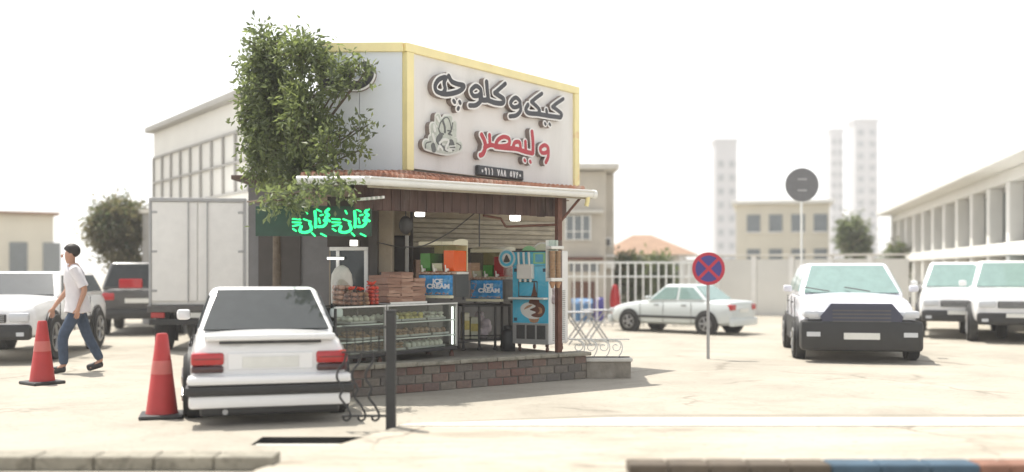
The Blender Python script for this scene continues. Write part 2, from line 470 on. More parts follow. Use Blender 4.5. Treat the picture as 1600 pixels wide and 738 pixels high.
M['breadpack'] = mat('packed_flat_bread', (0.36, 0.215, 0.15), 0.55, 0.35, 14, dirt_or_reflection=((0.55, 0.42, 0.34), 12, 0.52, 0.7, 0.7), stretch=(1, 1, 5))
M['breadpack2'] = mat('packed_flat_bread_dark', (0.25, 0.13, 0.085), 0.55, 0.35, 14, dirt_or_reflection=((0.48, 0.36, 0.28), 14, 0.52, 0.7, 0.6), stretch=(1, 1, 5))
M['redplastic'] = mat('red_plastic', (0.62, 0.05, 0.02), 0.4, 0.15)
M['yellowcake'] = mat('yellow_pastry', (0.60, 0.50, 0.16), 0.8, 0.25, 30)
M['whitecake'] = mat('white_pastry', (0.66, 0.63, 0.54), 0.8, 0.15, 30)
M['choc'] = mat('chocolate_swirl', (0.14, 0.05, 0.028), 0.4, 0.2)
M['waffle'] = mat('waffle_cone', (0.44, 0.25, 0.14), 0.7, 0.2, 30)
M['pastelg'] = mat('pastel_green', (0.30, 0.60, 0.30), 0.45, 0.1)
M['pastelc'] = mat('pastel_cream', (0.62, 0.62, 0.46), 0.45, 0.1)
M['lowplaster'] = mat('low_wall_plaster', (0.30, 0.27, 0.225), 0.92, 0.2, 5, 0.4, 30, dirt_or_reflection=((0.15, 0.135, 0.11), 4, 0.45, 0.7, 0.7))
M['housewall'] = mat('neighbour_plaster', (0.52, 0.48, 0.41), 0.9, 0.1, 1.5, 0.2, 20, dirt_or_reflection=((0.36, 0.33, 0.28), 1.0, 0.5, 0.8, 0.5))
M['housepale'] = mat('pale_facade', (0.68, 0.67, 0.63), 0.9, 0.06, 0.8)
M['housecream'] = mat('cream_facade', (0.62, 0.585, 0.49), 0.9, 0.06, 0.8)
M['roofbrown'] = mat('brown_roof', (0.28, 0.18, 0.12), 0.85, 0.15, 2)
M['greyblock'] = mat('grey_facade', (0.36, 0.35, 0.33), 0.9, 0.1, 0.8)
M['tower'] = mat('tower_concrete', (0.42, 0.42, 0.43), 0.9, 0.05, 0.1)
M['signred'] = mat('sign_red', (0.50, 0.02, 0.05), 0.4, 0.05)
M['signnavy'] = mat('sign_blue', (0.05, 0.04, 0.24), 0.4, 0.05)
M['galv'] = mat('galvanised_steel', (0.38, 0.38, 0.38), 0.5, 0.1, 8, metal=0.4)
M['dullgrey'] = mat('sign_back_grey', (0.16, 0.16, 0.165), 0.6, 0.1)
M['bluepaint'] = mat('kerb_blue', (0.045, 0.085, 0.125), 0.8, 0.2, 6)
M['brownpaint'] = mat('kerb_brown', (0.10, 0.08, 0.06), 0.9, 0.2, 6)
M['terrapaint'] = mat('kerb_terracotta', (0.22, 0.11, 0.075), 0.9, 0.2, 6)
M['yellowpaint'] = mat('kerb_yellow', (0.38, 0.26, 0.07), 0.9, 0.2, 6)
M['hedge'] = mat('hedge_green', (0.12, 0.15, 0.08), 0.8, 0.3, 5)
M['tarpblue'] = mat('blue_tarp', (0.10, 0.22, 0.40), 0.5, 0.15, 6)
M['redcloth'] = mat('red_fabric', (0.45, 0.03, 0.035), 0.7, 0.1)

# ================================================================== THE SETTING
def struct(name, mb, m, **k):
    return mb.build(name, m, kind='structure', **k)

# ground: one sheet with a slot for the drain channel
DX0, DX1, DY0, DY1 = -2.1, -1.12, 8.22, 8.62
gx = [-1500, DX0, DX1, 1500]; gy = [-200, DY0, DY1, 2500]
mb = MB()
for i in range(3):
    for j in range(3):
        if i == 1 and j == 1: continue
        mb.add([(gx[i], gy[j], 0), (gx[i + 1], gy[j], 0), (gx[i + 1], gy[j + 1], 0), (gx[i], gy[j + 1], 0)], [(0, 1, 2, 3)])
struct('ground', mb, M['ground'])
mb = MB()
a, b, c, d, e = DX0, DX1, DY0, DY1, -0.45
mb.add([(a, c, e), (b, c, e), (b, d, e), (a, d, e), (a, c, 0), (b, c, 0), (b, d, 0), (a, d, 0)],
       [(0, 1, 2, 3), (0, 1, 5, 4), (1, 2, 6, 5), (2, 3, 7, 6), (3, 0, 4, 7)])
struct('drain_channel', mb, M['dark'])
mb = MB().tube([(DX0 + .02, 8.33, -.06), (DX1 - .25, 8.33, -.06)], .05, 10)
tag(mb.build('drain_pipe', M['kerb'], smooth=True), 'pale pipe lying in the dark drain channel beside the black post', 'pipe')
# raised pavement slab in front, and the pale kerb and gutter behind it
def zed(p, z): return (p.x, p.y, z)
poly = [(-1.0, 8.953, .004), (-1.12, 8.62, .004), (-1.40, 7.9, .004), (-1.75, 7.0, .004), (-2.0, 3, .004), (12, 3, .004), (12, 8.953, .004)]
struct('pavement', MB().prism(poly, (0, 0, .035)), M['slab'])
k0, k1, k2, k3 = gp(622, 673), gp(965, 673), gp(965, 660), gp(640, 670)
d_r = (k1 - k0).normalized()
far = 9.0
struct('kerb', MB().prism([zed(k0, .0), zed(k1, .0), zed(k1 + d_r * far, .0), zed(k2 + d_r * far, .0), zed(k2, .0), zed(k3, .0)], (0, 0, .046)), M['kerb'])
g0, g1, g2, g3 = gp(668, 664), gp(965, 656), gp(965, 649), gp(700, 660)
struct('road_gutter', MB().prism([zed(g0, .004), zed(g1, .004), zed(g1 + d_r * far, .004), zed(g2 + d_r * far, .004), zed(g2, .004), zed(g3, .004)], (0, 0, .004)), M['gutterstrip'])
# painted kerb close to the camera
kb = thing('painted_kerb', 'kerb of brown, blue, terracotta and yellow painted blocks at the near pavement edge', 'kerb', (0.9, 6.80, .0))
kb['kind'] = 'structure'
x = -.12
for n_, w_, m_ in ((5, .27, 'brownpaint'), (3, .33, 'bluepaint'), (2, .2, 'terrapaint'), (2, .3, 'yellowpaint')):
    for q in range(n_):
        MB().box(x, x + w_ - .008, 0, .22, 0.0, .11, .012).build('kerb_block', M[m_], kb)
        x += w_
kb = thing('stone_kerb', 'plain grey kerb stones at the near left edge of the ground', 'kerb', (-4.6, 7.15, 0))
kb['kind'] = 'structure'
for q in range(7):
    MB().box(q * .42, q * .42 + .41, 0, .24, 0, .10, .012).build('kerb_block', M['cap'], kb)

# ================================================================== THE SHOP
shop = thing('cake_shop', 'open fronted cake shop with brown eave and brick plinth under a large white sign', 'shop', tuple(FA.o), FA.a)
def P(x0, x1, y0, y1, z0, z1, name, m, bev=0.0, label=None):
    return MB().box(x0, x1, y0, y1, z0, z1, bev).build(name, M[m], shop, label)
def fa(p):
    t, v = FA.loc(p); return Vector((t, v, p[2] if len(p) > 2 else 0))
def ta(px, v=0.0): return FA.hit(px, 423, v)[0]

# deck and brick plinth
T0, T1 = ta(523), 1.76
lw = fa((-3.1, 11.2, 0)); 
deck = [Vector((T0, .09, 0)), Vector((T1 - .02, .09, 0)), Vector((T1 - .02, 3.2, 0)), fa(Vector((-2.30, 15.8, 0))), fa(Vector((-2.26, 12.7, 0)))]
MB().prism(deck, (0, 0, .315)).build('deck', M['deck'], shop)
MB().box(T0, T1, .014, .085, 0, .30).build('mortar_bed', M['mortar'], shop)
bl, bh = .215, .091
bmeshes = []
for k in range(6):
    bmeshes.append([MB().box(-bl / 2 + j * .004, bl / 2 - j * .005, 0, .05, 0, bh, .007).mesh('brick', M['brick%d' % k]) for j in range(2)])
for row in range(3):
    x = T0 - (.11 if row % 2 else 0)
    while x < T1:
        x0, x1 = max(x, T0), min(x + bl, T1)
        if x1 - x0 > .05:
            o = link('brick', random.choice(random.choices(bmeshes, [4, 5, 4, 4, 4, 2])[0]), shop, ((x0 + x1) / 2, random.uniform(-.004, .004), .004 + row * (bh + .009)))
            o.scale = ((x1 - x0) / bl * random.uniform(.97, 1.0), 1, random.uniform(.95, 1.0)); o.rotation_euler = (random.uniform(-.03, .03), random.uniform(-.012, .012), random.uniform(-.02, .02))
        x += bl + .011
q = T0
while q < T1 + .05:
    w_ = min(random.uniform(.42, .6), T1 + .06 - q)
    if w_ < .05: break
    MB().box(q, q + w_ - .006, -.055 + random.uniform(-.008, .008), .20, .300, .352 + random.uniform(-.005, .004), .014).build('cap_stone', M['cap'], shop)
    q += w_

# roof slab, soffit, valance, gutter
ZE = 2.40
roofpoly = [fa(Vector((-2.36, 11.37, 0))), Vector((-1.452, 0.0, 0)), Vector((1.80, 0.0, 0)), Vector((1.80, 3.6, 0)), fa(Vector((-2.36, 16.2, 0)))]
for p_ in roofpoly: p_.z = 2.40
MB().prism(roofpoly, (0, 0, .04)).build('roof_slab', M['beige'], shop)
for k in range(28):                                     # soffit boards, front to back
    x0 = -1.40 + k * .113
    MB().box(x0, x0 + .108, .02, .30, 2.36, 2.385, .004).build('soffit_board', M['brownwood'], shop)
fas = MB().box(-1.42, 1.78, -.015, .012, 2.325, 2.392, .004).build('fascia_board', M['shutter'], shop)
for k in range(26):
    x0 = -1.42 + k * .1195
    MB().box(x0, x0 + .115, .31 + random.uniform(-.004, .004), .335, 2.10 + random.uniform(-.006, .006), 2.385, .004).build('valance_plank', M['brownwood'], shop)
MB().box(-1.6, 1.75, .34, 3.1, 2.32, 2.335).build('ceiling', M['soffit'], shop)
# half-round gutter with rolled lip
gut = MB().tube([(-1.50, -.055, 2.395), (0.2, -.055, 2.392), (1.815, -.055, 2.388)], .048, 12)
gut.tube([(-1.50, -.10, 2.432), (1.815, -.10, 2.425)], .013, 8)
g = gut.build('gutter', M['whitemetal'], shop, smooth=True)
MB().lathe([(.056, -.03), (.058, .0), (.058, .03), (.04, .035)], 14, mtx=Matrix.Translation((1.83, -.055, 2.388)) @ Matrix.Rotation(R(90), 4, 'Y')).build('gutter_end', M['whitemetal'], g, smooth=True)
MB().tube([(1.74, -.05, 2.36), (1.74, -.05, 2.30), (1.735, -.03, 2.235)], .03, 10).build('gold_stub', M['gold'], g, smooth=True)  # short gold-coloured stub below the right end of the gutter
lg = MB().tube([tuple(fa(Vector((-1.56, 11.33, 2.40)))), tuple(fa(Vector((-2.38, 11.33, 2.40))))], .048, 12)
lg.build('gutter', M['whitemetal'], shop, smooth=True)
# clay tiles on the little pent roof in front of the sign
def eave(q): return FA.w(-1.44 + q * 3.2, 0.03, 2.445)
def base(q): return FS.w(q * 3.84, -.03, 2.585)
def leave(q): return Vector((-1.63 - q * .73, 11.40, 2.445))
def lbase(q): return FL.w(-q * 1.04, -.03, 2.585)
mb = MB(); sh = MB()
for E_, B_, n in ((eave, base, 46), (leave, lbase, 12)):
    for k in range(n):
        q0 = (k + .5) / n
        e_, b_ = fa(E_(q0)), fa(B_(q0))
        for s_ in range(4):
            p0 = e_.lerp(b_, s_ / 4); p1 = e_.lerp(b_, (s_ + 1.12) / 4)
            p0.z += .026; p1.z += .010
            rr = (E_((k + 1) / n) - E_(k / n)).length * .5
            mb.tube([p0 + Vector((random.uniform(-.004, .004), 0, 0)), p1], [rr * .92, rr * .74], 8)
    for k in range(n):
        p4 = [fa(E_(k / n)), fa(E_((k + 1) / n)), fa(B_((k + 1) / n)), fa(B_(k / n))]
        sh.prism([p + Vector((0, 0, -.03)) for p in p4], (0, 0, .02))
mb.build('roof_tile', M['tile'], shop, kind='stuff', smooth=True)
sh.build('roof_board', M['brownwood'], shop)

for k in range(5):                                       # row of small pale boxes under the left part of the eave
    c_ = fa(at(564 + k * 7.2, 311 - k * .6, 11.62))
    MB().box(c_.x - .014, c_.x + .014, c_.y - .10, c_.y + .3, c_.z - .018, c_.z + .012, .004).build('eave_box', M['whitemetal'], shop)
c_ = fa(at(634, 352, 12.6))
MB().ball((c_.x, c_.y, c_.z), .10, .9, .7, 1.15, 3).tube([(c_.x, c_.y, c_.z + .08), (c_.x, c_.y, 2.32)], .008, 6).build('hanging_basket', M['darkmetal'], shop, smooth=True)
# front column and bracket
tc, = (ta(873, .10),)
MB().box(tc - .035, tc + .035, .07, .14, .35, 2.36, .006).build('column', M['rust'], shop)
MB().tube([(tc + .02, .10, 2.02), (tc + .30, .03, 2.34)], .018, 8).tube([(tc, .10, 1.99), (tc - .62, .40, 1.96)], .016, 8).tube([(tc - .62, .40, 1.96), (tc - .70, .40, 2.06), (tc - .95, .42, 2.09)], .016, 8).build('bracket', M['rust'], shop)
tr = ta(749, .45)
MB().tube([(tr, .45, 2.32), (tr, .45, 1.70)], .009, 6).build('hanging_rod', M['darkmetal'], shop)

# left facade, window, pillar, door, inner walls  (world points turned into shop space)
def wbox(X0, X1, Y0, Y1, z0, z1, name, m, bev=0.0, parent=None):
    """box square to the world axes, stored in the shop's own space"""
    mt = Matrix.Rotation(-FA.a, 4, 'Z') @ Matrix.Translation(-FA.o)
    return MB().box(X0, X1, Y0, Y1, z0, z1, bev, mtx=mt).build(name, M[m], parent or shop)
YF = 12.75
xw = lambda px, Y: (px - CX) / F * Y
wz0, wz1 = .95, pz(386, YF)
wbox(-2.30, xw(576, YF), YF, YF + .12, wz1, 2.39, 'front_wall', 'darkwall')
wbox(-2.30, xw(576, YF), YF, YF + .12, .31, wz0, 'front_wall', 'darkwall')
wbox(xw(576, YF), xw(590, YF), YF - .03, YF + .14, .31, 2.39, 'dark_pillar', 'doordark')
win = wbox(-2.27, xw(570, YF), YF + .06, YF + .065, wz0, wz1, 'window', 'winglass')
wbox(-2.27, xw(576, YF) - .002, YF - .012, YF + .05, wz1 - .045, wz1, 'frame', 'whitemetal', .004, win)
wbox(xw(569, YF), xw(576, YF) - .004, YF - .012, YF + .05, wz0, wz1 - .047, 'frame', 'whitemetal', .004, win)
wbox(-2.19, -2.15, YF - .012, YF + .05, wz0, wz1 - .047, 'frame', 'whitemetal', .004, win)
wbox(-2.30, -2.21, 12.872, 15.8, .315, 2.39, 'side_wall', 'beige')
wbox(xw(590, 12.9) + .002, xw(613, 12.9), 12.88, 13.12, .31, 2.31, 'pillar', 'beige', .008)
pan = wbox(xw(593, 12.87), xw(603, 12.87), 12.845, 12.878, 1.2, 1.38, 'meter_box', 'darksteel', .006)
dr = wbox(xw(606, 13.5), xw(633, 13.5), 13.5, 13.54, .31, pz(371, 13.5), 'door', 'doordark', .004)
wbox(xw(633, 13.5) + .002, xw(638, 13.5), 13.47, 13.56, .31, pz(368, 13.5), 'door_frame', 'white', .004)
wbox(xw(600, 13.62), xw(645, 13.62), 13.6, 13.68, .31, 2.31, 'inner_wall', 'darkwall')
wbox(xw(600, 13.5), xw(640, 13.5), 13.52, 13.58, pz(368, 13.5), 2.31, 'inner_wall', 'beige')
# lean-to at the left end, behind the tree
wbox(xw(388, 15.9), -2.32, 15.9, 16.4, 0, 2.75, 'lean_to', 'dullgrey')
an = wbox(xw(404, 15.88), xw(470, 15.88), 15.86, 15.895, 0, 2.05, 'shop_entrance', 'doordark', .006)
wbox(xw(436, 15.84) - .02, xw(436, 15.84) + .02, 15.84, 15.858, 0, 2.05, 'door_post', 'darksteel', .004, an)
wbox(xw(380, 15.9), -2.33, 15.2, 16.5, 2.752, 2.82, 'lean_to_roof', 'brownwood', .01)
V2 = 2.2
ts0, ts1 = ta(640, V2), ta(870, V2)
zs0, zs1 = 1.73, 2.14
for k in range(6):
    z0 = zs0 + k * (zs1 - zs0) / 6
    MB().box(ts0, ts1, V2 - .02 * (k % 2) - .03, V2 + .1, z0, z0 + (zs1 - zs0) / 6 - .004, .012).build('shutter_slat', M['shutter'], shop)
MB().box(ts0, ts1, V2 + .0, V2 + .1, zs1 + .002, 2.31).build('lintel', M['beige'], shop)
MB().box(ta(842, V2) , ts1, V2 - .06, V2 + .08, .318, zs0 - .004, .006).build('white_jamb', M['white'], shop)
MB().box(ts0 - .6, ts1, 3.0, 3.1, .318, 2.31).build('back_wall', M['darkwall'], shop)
MB().box(ts1 - .06, ts1, V2 + .102, 2.998, .318, 2.31).build('end_wall', M['white'], shop)
MB().box(ts0 + .3, ts1 - .4, 2.7, 2.995, .318, 1.25, .01).build('back_shelf', M['darksteel'], shop)
for k in range(9):                                       # cartons on the back counter
    w_ = random.uniform(.16, .26); h_ = random.uniform(.14, .34); x_ = ts0 + .42 + k * .30
    c = MB().box(0, w_, 0, .2, 0, h_, .006).build('shelf_carton', M[random.choice(['cream', 'breadpack', 'pastelc', 'redplastic', 'offwhite', 'bluepaint', 'waffle'])])
    c.location = FA.w(x_, 2.74, 1.2515); c.rotation_euler = (0, 0, FA.a + random.uniform(-.1, .1))
    tag(c, '%s carton from the left on the counter at the back of the shop' % ['first', 'second', 'third', 'fourth', 'fifth', 'sixth', 'seventh', 'eighth', 'ninth'][k], 'carton', 'cartons at the back of the shop')
# sagging cable under the eave
c0 = FA.hit(632, 386, .6); c1 = FA.hit(662, 384, .55); c2 = FA.hit(705, 362, .5); c3 = FA.hit(742, 333, .45)
pts = cat_rom([(c0[0], .6, c0[1]), (c1[0], .55, c1[1]), (c2[0], .5, c2[1]), (c3[0], .45, c3[1])], 6)
MB().tube(pts, .008, 6).build('cable', M['darkmetal'], shop, smooth=True)
pts = [fa(at(590, 379, 12.7)), fa(at(612, 384, 12.85)), fa(at(634, 388, 13.3))]
MB().tube(cat_rom(pts, 5), .007, 6).build('cable', M['darkmetal'], shop)

# ================================================================== THE BIG SIGN
sign = thing('shop_sign', 'white folded rooftop signboard with gold frame and raised black and red Persian lettering', 'sign', tuple(FS.o + Vector((0, 0, 2.6))), FS.a)
Z0 = 2.6
SL = FS.hit(903, 200)[0]
MB().box(.12, SL - .1, 0.0, .05, .06, 4.10 - Z0).build('panel', M['signwhite'], sign)
# seams between the composite sheets are real grooves: three sheets on the left face
rot = Matrix.Rotation(FL.a - FS.a, 4, 'Z')
for k, (a, b) in enumerate(((-.55, -.03), (-1.04, -.556))):
    MB().box(a, b, 0.0, .05, .02, 4.08 - Z0, mtx=rot).build('panel', M['signshade'], sign)
MB().box(-.005, SL, -.035, .10, 4.075 - Z0, 4.185 - Z0, .008).build('frame_bar', M['gold'], sign)
MB().box(.01, .135, -.037, .10, .03, 4.073 - Z0, .008).build('frame_bar', M['gold'], sign)
MB().box(SL - .135, SL - .003, -.037, .10, .0, 4.073 - Z0, .008).build('frame_bar', M['gold'], sign)
MB().box(-1.04, -.012, -.035, .10, 4.07 - Z0, 4.183 - Z0, .008, mtx=rot).build('frame_bar', M['gold'], sign)
MB().box(.02, SL - .02, .102, .22, 0.0, 4.17 - Z0).build('sign_back', M['galv'], sign)
MB().box(-1.03, .0, .102, .22, 0.0, 4.165 - Z0, mtx=rot).build('sign_back', M['galv'], sign)

ZX, ZY, ZS = 650.0, 100.0, 3.884
def S2(pts, closed=False, n=5, v=-.05, fr=FS, zx=ZX, zy=ZY, zs=ZS):
    out = []
    for x_, y_ in pts:
        t, z = fr.hit(zx + x_ / zs, zy + y_ / zs, v); out.append((t, z - Z0))
    o = [(p.x, p.y) for p in cat_rom(out, n, closed)]
    if closed: o.append(o[0])
    return o
def W(px_): return px_ / ZS * 14.0 / 1600 * 1.15     # zoom pixels to metres
K = W(30) / 2
black = [
 # he (final) and che, left end of the line
 (S2([(168, 84), (128, 96), (104, 132), (112, 168), (146, 180), (164, 156), (158, 116)], True), K * .82),
 (S2([(186, 76), (204, 108), (238, 124), (278, 134), (262, 160), (222, 178), (172, 186), (140, 182)]), K * .86),
 (S2([(216, 226), (222, 234)]), K * .72), (S2([(252, 232), (256, 240)]), K * .72), (S2([(246, 268), (242, 276)]), K * .66),
 # waw of the same word
 (S2([(352, 136), (322, 164), (338, 196), (372, 190), (382, 160)], True), K * .8),
 (S2([(384, 180), (382, 222), (352, 252), (314, 254)]), K * .84),
 # lam and kaf
 (S2([(416, 112), (420, 160), (424, 214), (400, 222), (378, 216)]), K * .95),
 (S2([(424, 222), (468, 238), (512, 240), (520, 216), (490, 194), (466, 178)]), K * .92),
 (S2([(466, 178), (496, 152), (530, 122)]), K * .8),
 # waw (and)
 (S2([(592, 206), (562, 236), (578, 264), (610, 258), (620, 232)], True), K * .8),
 (S2([(622, 250), (622, 286), (596, 314), (558, 320)]), K * .82),
 # kaf ye kaf
 (S2([(752, 182), (716, 208), (688, 232)]), K * .78),
 (S2([(688, 232), (716, 256), (738, 282), (728, 302)]), K * .82),
 (S2([(668, 250), (654, 278), (672, 300), (730, 306), (800, 318), (862, 326)]), K * .9),
 (S2([(780, 282), (784, 312)]), K * .8),
 (S2([(882, 214), (846, 238), (816, 262)]), K * .78),
 (S2([(816, 262), (846, 282), (872, 306), (866, 326)]), K * .82),
 (S2([(770, 362), (774, 368)]), K * .62), (S2([(798, 366), (802, 372)]), K * .62)]
redl = [
 (S2([(386, 432), (404, 470), (408, 508), (394, 546), (378, 556)], n=6), K * .92),
 (S2([(434, 434), (436, 478)], n=2), K * .8),
 (S2([(404, 508), (440, 494), (470, 500)]), K * .8),
 (S2([(474, 496), (486, 462), (520, 444), (552, 456), (552, 488), (520, 500)], True), K * .78),
 (S2([(470, 504), (540, 512), (600, 518), (650, 534), (694, 544)]), K * .88),
 (S2([(576, 508), (588, 478), (616, 478), (622, 508)]), K * .8),
 (S2([(652, 474), (654, 524)], n=2), K * .82),
 (S2([(692, 414), (698, 480), (698, 540)], n=3), K * .92),
 (S2([(768, 494), (742, 514), (752, 540), (780, 538), (790, 512)], True), K * .8),
 (S2([(792, 528), (790, 566), (776, 598)]), K * .84),
 (S2([(646, 584), (650, 590)]), K * .66), (S2([(680, 592), (684, 598)]), K * .66)]
for name, st, front in (('letter', black, 'blackletter'), ('letter', redl, 'redletter')):
    body = solid_obj(name, st, .010, .020, -.075, -.002, M['letterside'], sign, 'raised Persian lettering in %s with white edge' % ('black' if front[0] == 'b' else 'red'))
    vs, fs = stroke_solid(st, .010, .020, -.083, -.0755); MB().add(vs, fs).build('letter_rim', M['whitetrim'], body)
    vs, fs = stroke_solid(st, .010, -.002, -.088, -.0835); MB().add(vs, fs).build('letter_face', M[front], body)

# telephone number on its dark strip: ۰۹۱۱ ۷۸۸ ۵۷۶۰
s0_, za = FS.hit(746, 258.5, -.05); s1_, zb = FS.hit(817, 279, -.05)
_, za1 = FS.hit(746, 274, -.05); _, zb1 = FS.hit(817, 266, -.05)
hp = (za + za1) / 2 - Z0
ph = MB().box(s0_, s1_, -.07, -.002, hp - .072, hp + .072, .02).build('phone_strip', M['blackletter'], sign)
digs = {'0': [[(.5, .5), (.5, .42)]], '9': [[(.75, .85), (.35, .95), (.25, .7), (.5, .58), (.75, .72), (.75, .85)], [(.75, .85), (.72, .05)]],
        '1': [[(.35, .95), (.6, .7), (.6, .05)]], '7': [[(.12, .92), (.5, .08), (.88, .92)]], '8': [[(.12, .08), (.5, .92), (.88, .08)]],
        '5': [[(.5, .9), (.2, .5), (.2, .2), (.5, .22), (.8, .2), (.8, .5), (.5, .9)]], '6': [[(.85, .8), (.55, .9), (.3, .75), (.4, .5), (.75, .55)], [(.4, .5), (.3, .05)]]}
txt = '0911 788 5760'; step = (s1_ - s0_) * .9 / len(txt); st = []
for i, ch in enumerate(txt):
    for pl in digs.get(ch, []):
        st.append(([(s0_ + (s1_ - s0_) * .05 + (i + x_ * .72) * step, hp - .042 + y_ * .084) for x_, y_ in pl], .0085 if ch != '0' else .016))
vs, fs = stroke_solid(st, .004, 0, -.075, -.0705); MB().add(vs, fs).build('digits', M['whitetrim'], ph)

# pastry emblem: a heap of cakes, pale faces with dark fillings
def E2(pts, n=4, closed=False): return S2(pts, closed, n, zx=650.0, zy=170.0, zs=9.225)
ke = 14.0 / 1600 / 9.225 * 1.15
blob = [(E2([(295, 125), (290, 200)]), 46 * ke), (E2([(400, 150), (470, 150)]), 46 * ke), (E2([(225, 270), (230, 340)]), 56 * ke), (E2([(535, 220), (530, 380)]), 40 * ke),
        (E2([(330, 220), (450, 220)]), 70 * ke), (E2([(300, 340), (450, 350), (480, 400)]), 70 * ke), (E2([(130, 520), (300, 570), (440, 590), (600, 540)]), 62 * ke), (E2([(200, 440), (540, 470)]), 50 * ke)]
mk = mat('emblem_pale', (0.50, 0.54, 0.48), 0.5, 0.2, 14)
mw = mat('emblem_edge', (0.70, 0.72, 0.68), 0.5, 0.08, 14)
mdk = mat('emblem_dark', (0.12, 0.13, 0.125), 0.5, 0.3, 14)
em = solid_obj('emblem', blob, .008, .010, -.07, -.002, M['letterside'], sign)
vs, fs = stroke_solid(blob, .007, .010, -.076, -.0702); MB().add(vs, fs).build('emblem_rim', mw, em)
for st, y_, m_ in ((blob, -.080, mk),
                   ([(E2([(330, 390), (290, 450), (320, 500)]), 34 * ke), (E2([(220, 540), (230, 590)]), 36 * ke), (E2([(480, 500), (500, 560)]), 46 * ke), (E2([(350, 560), (420, 600)]), 24 * ke)], -.084, mdk),
                   ([(E2([(300, 300), (330, 200), (400, 130), (450, 160), (480, 290), (460, 380)], 5), 7 * ke), (E2([(360, 180), (385, 260), (390, 340)]), 16 * ke), (E2([(300, 290), (320, 350), (370, 370)]), 9 * ke),
                     (E2([(430, 320), (480, 330), (440, 365), (490, 385)], 3), 8 * ke), (E2([(500, 210), (490, 300)]), 8 * ke), (E2([(190, 480), (120, 500), (110, 570)]), 7 * ke), (E2([(560, 500), (620, 540), (600, 590)]), 7 * ke)], -.0835, mdk),
                   ([(E2([(310, 500), (370, 450), (440, 470), (400, 580), (480, 610)], 5), 15 * ke), (E2([(215, 380), (235, 470)]), 20 * ke), (E2([(285, 590), (310, 540), (350, 590)]), 16 * ke), (E2([(455, 545), (540, 540)]), 7 * ke), (E2([(445, 580), (530, 585)]), 7 * ke),
                     (E2([(275, 130), (300, 180)]), 18 * ke), (E2([(230, 250), (240, 320)]), 20 * ke)], -.087, mw)):
    for one in ([st] if st is blob else [[q_] for q_ in st]):
        vs, fs = stroke_solid(one, .006, -.012 if st is blob else 0, y_, -.0765 if st is blob else -.0804); MB().add(vs, fs).build('relief', m_, em)

# lettering on the left face, mostly behind the tree
st = [(S2([(110, 218), (158, 216), (192, 192), (202, 160), (182, 128)], fr=FL, zx=510., zy=60., zs=2.952), .052),
      (S2([(20, 205), (60, 215), (100, 190), (96, 140)], fr=FL, zx=510., zy=60., zs=2.952), .052),
      (S2([(-14, 100), (-20, 160), (-8, 210), (20, 205)], fr=FL, zx=510., zy=60., zs=2.952), .05)]
def rotm(vs): return [rot @ Vector(v) for v in vs]
vs, fs = stroke_solid(st, .010, .02, -.075, -.002); body = MB().add(rotm(vs), fs).build('letter', M['letterside'], sign, 'raised black lettering on the left face')
vs, fs = stroke_solid(st, .010, .02, -.083, -.0755); MB().add(rotm(vs), fs).build('letter_rim', M['whitetrim'], body)
vs, fs = stroke_solid(st, .010, -.002, -.088, -.0835); MB().add(rotm(vs), fs).build('letter_face', M['blackletter'], body)

# ================================================================== SHOP FITTINGS AND GOODS
# hanging lamps
def lamp(px, py, v, r, h, label):
    t, z = FA.hit(px, py, v)
    p = FA.w(t, v, z)
    o = thing('hanging_lamp', label, 'lamp', p, 0, 'lamps under the shop eave')
    MB().tube([(0, 0, h * .9), (0, 0, 2.318 - z)], .006, 6).build('cord', M['plastic'], o)
    MB().lathe([(r * .45, h * 1.05), (r * .5, h * .8), (r * .98, h * .55), (r, h * .42)], 18).build('lamp_cap', M['offwhite'], o, smooth=True)
    MB().lathe([(r * .97, h * .415), (r * .97, -h * .35), (r * .8, -h * .5), (0.0, -h * .52)], 18).build('bulb', M['lampglow'], o, smooth=True)
lamp(656, 335, .5, .062, .055, 'small lit lamp under the eave between the pillar and the shutter')
lamp(805, 338, .45, .072, .12, 'larger lit bulb hanging under the eave above the ice cream machine')
p = at(553, 380, 12.62)
o = thing('wall_lamp', 'small square lit lamp over the left window', 'lamp', p)
MB().box(-.05, .05, -.02, .115, -.04, .04, .01).build('housing', M['offwhite'], o)
MB().box(-.043, .043, -.032, -.021, -.034, .034, .004).build('diffuser', M['lampglow'], o)
p = at(524, 404, 12.70)
o = thing('tube_lamp', 'lit fluorescent tube in front of the left window', 'lamp', p)
MB().tube([(-.10, 0, 0), (.10, 0, -.004)], .014, 8).build('tube', M['tubeglow'], o, smooth=True)
MB().box(-.11, .11, .016, .04, -.012, .02, .004).build('batten', M['offwhite'], o)

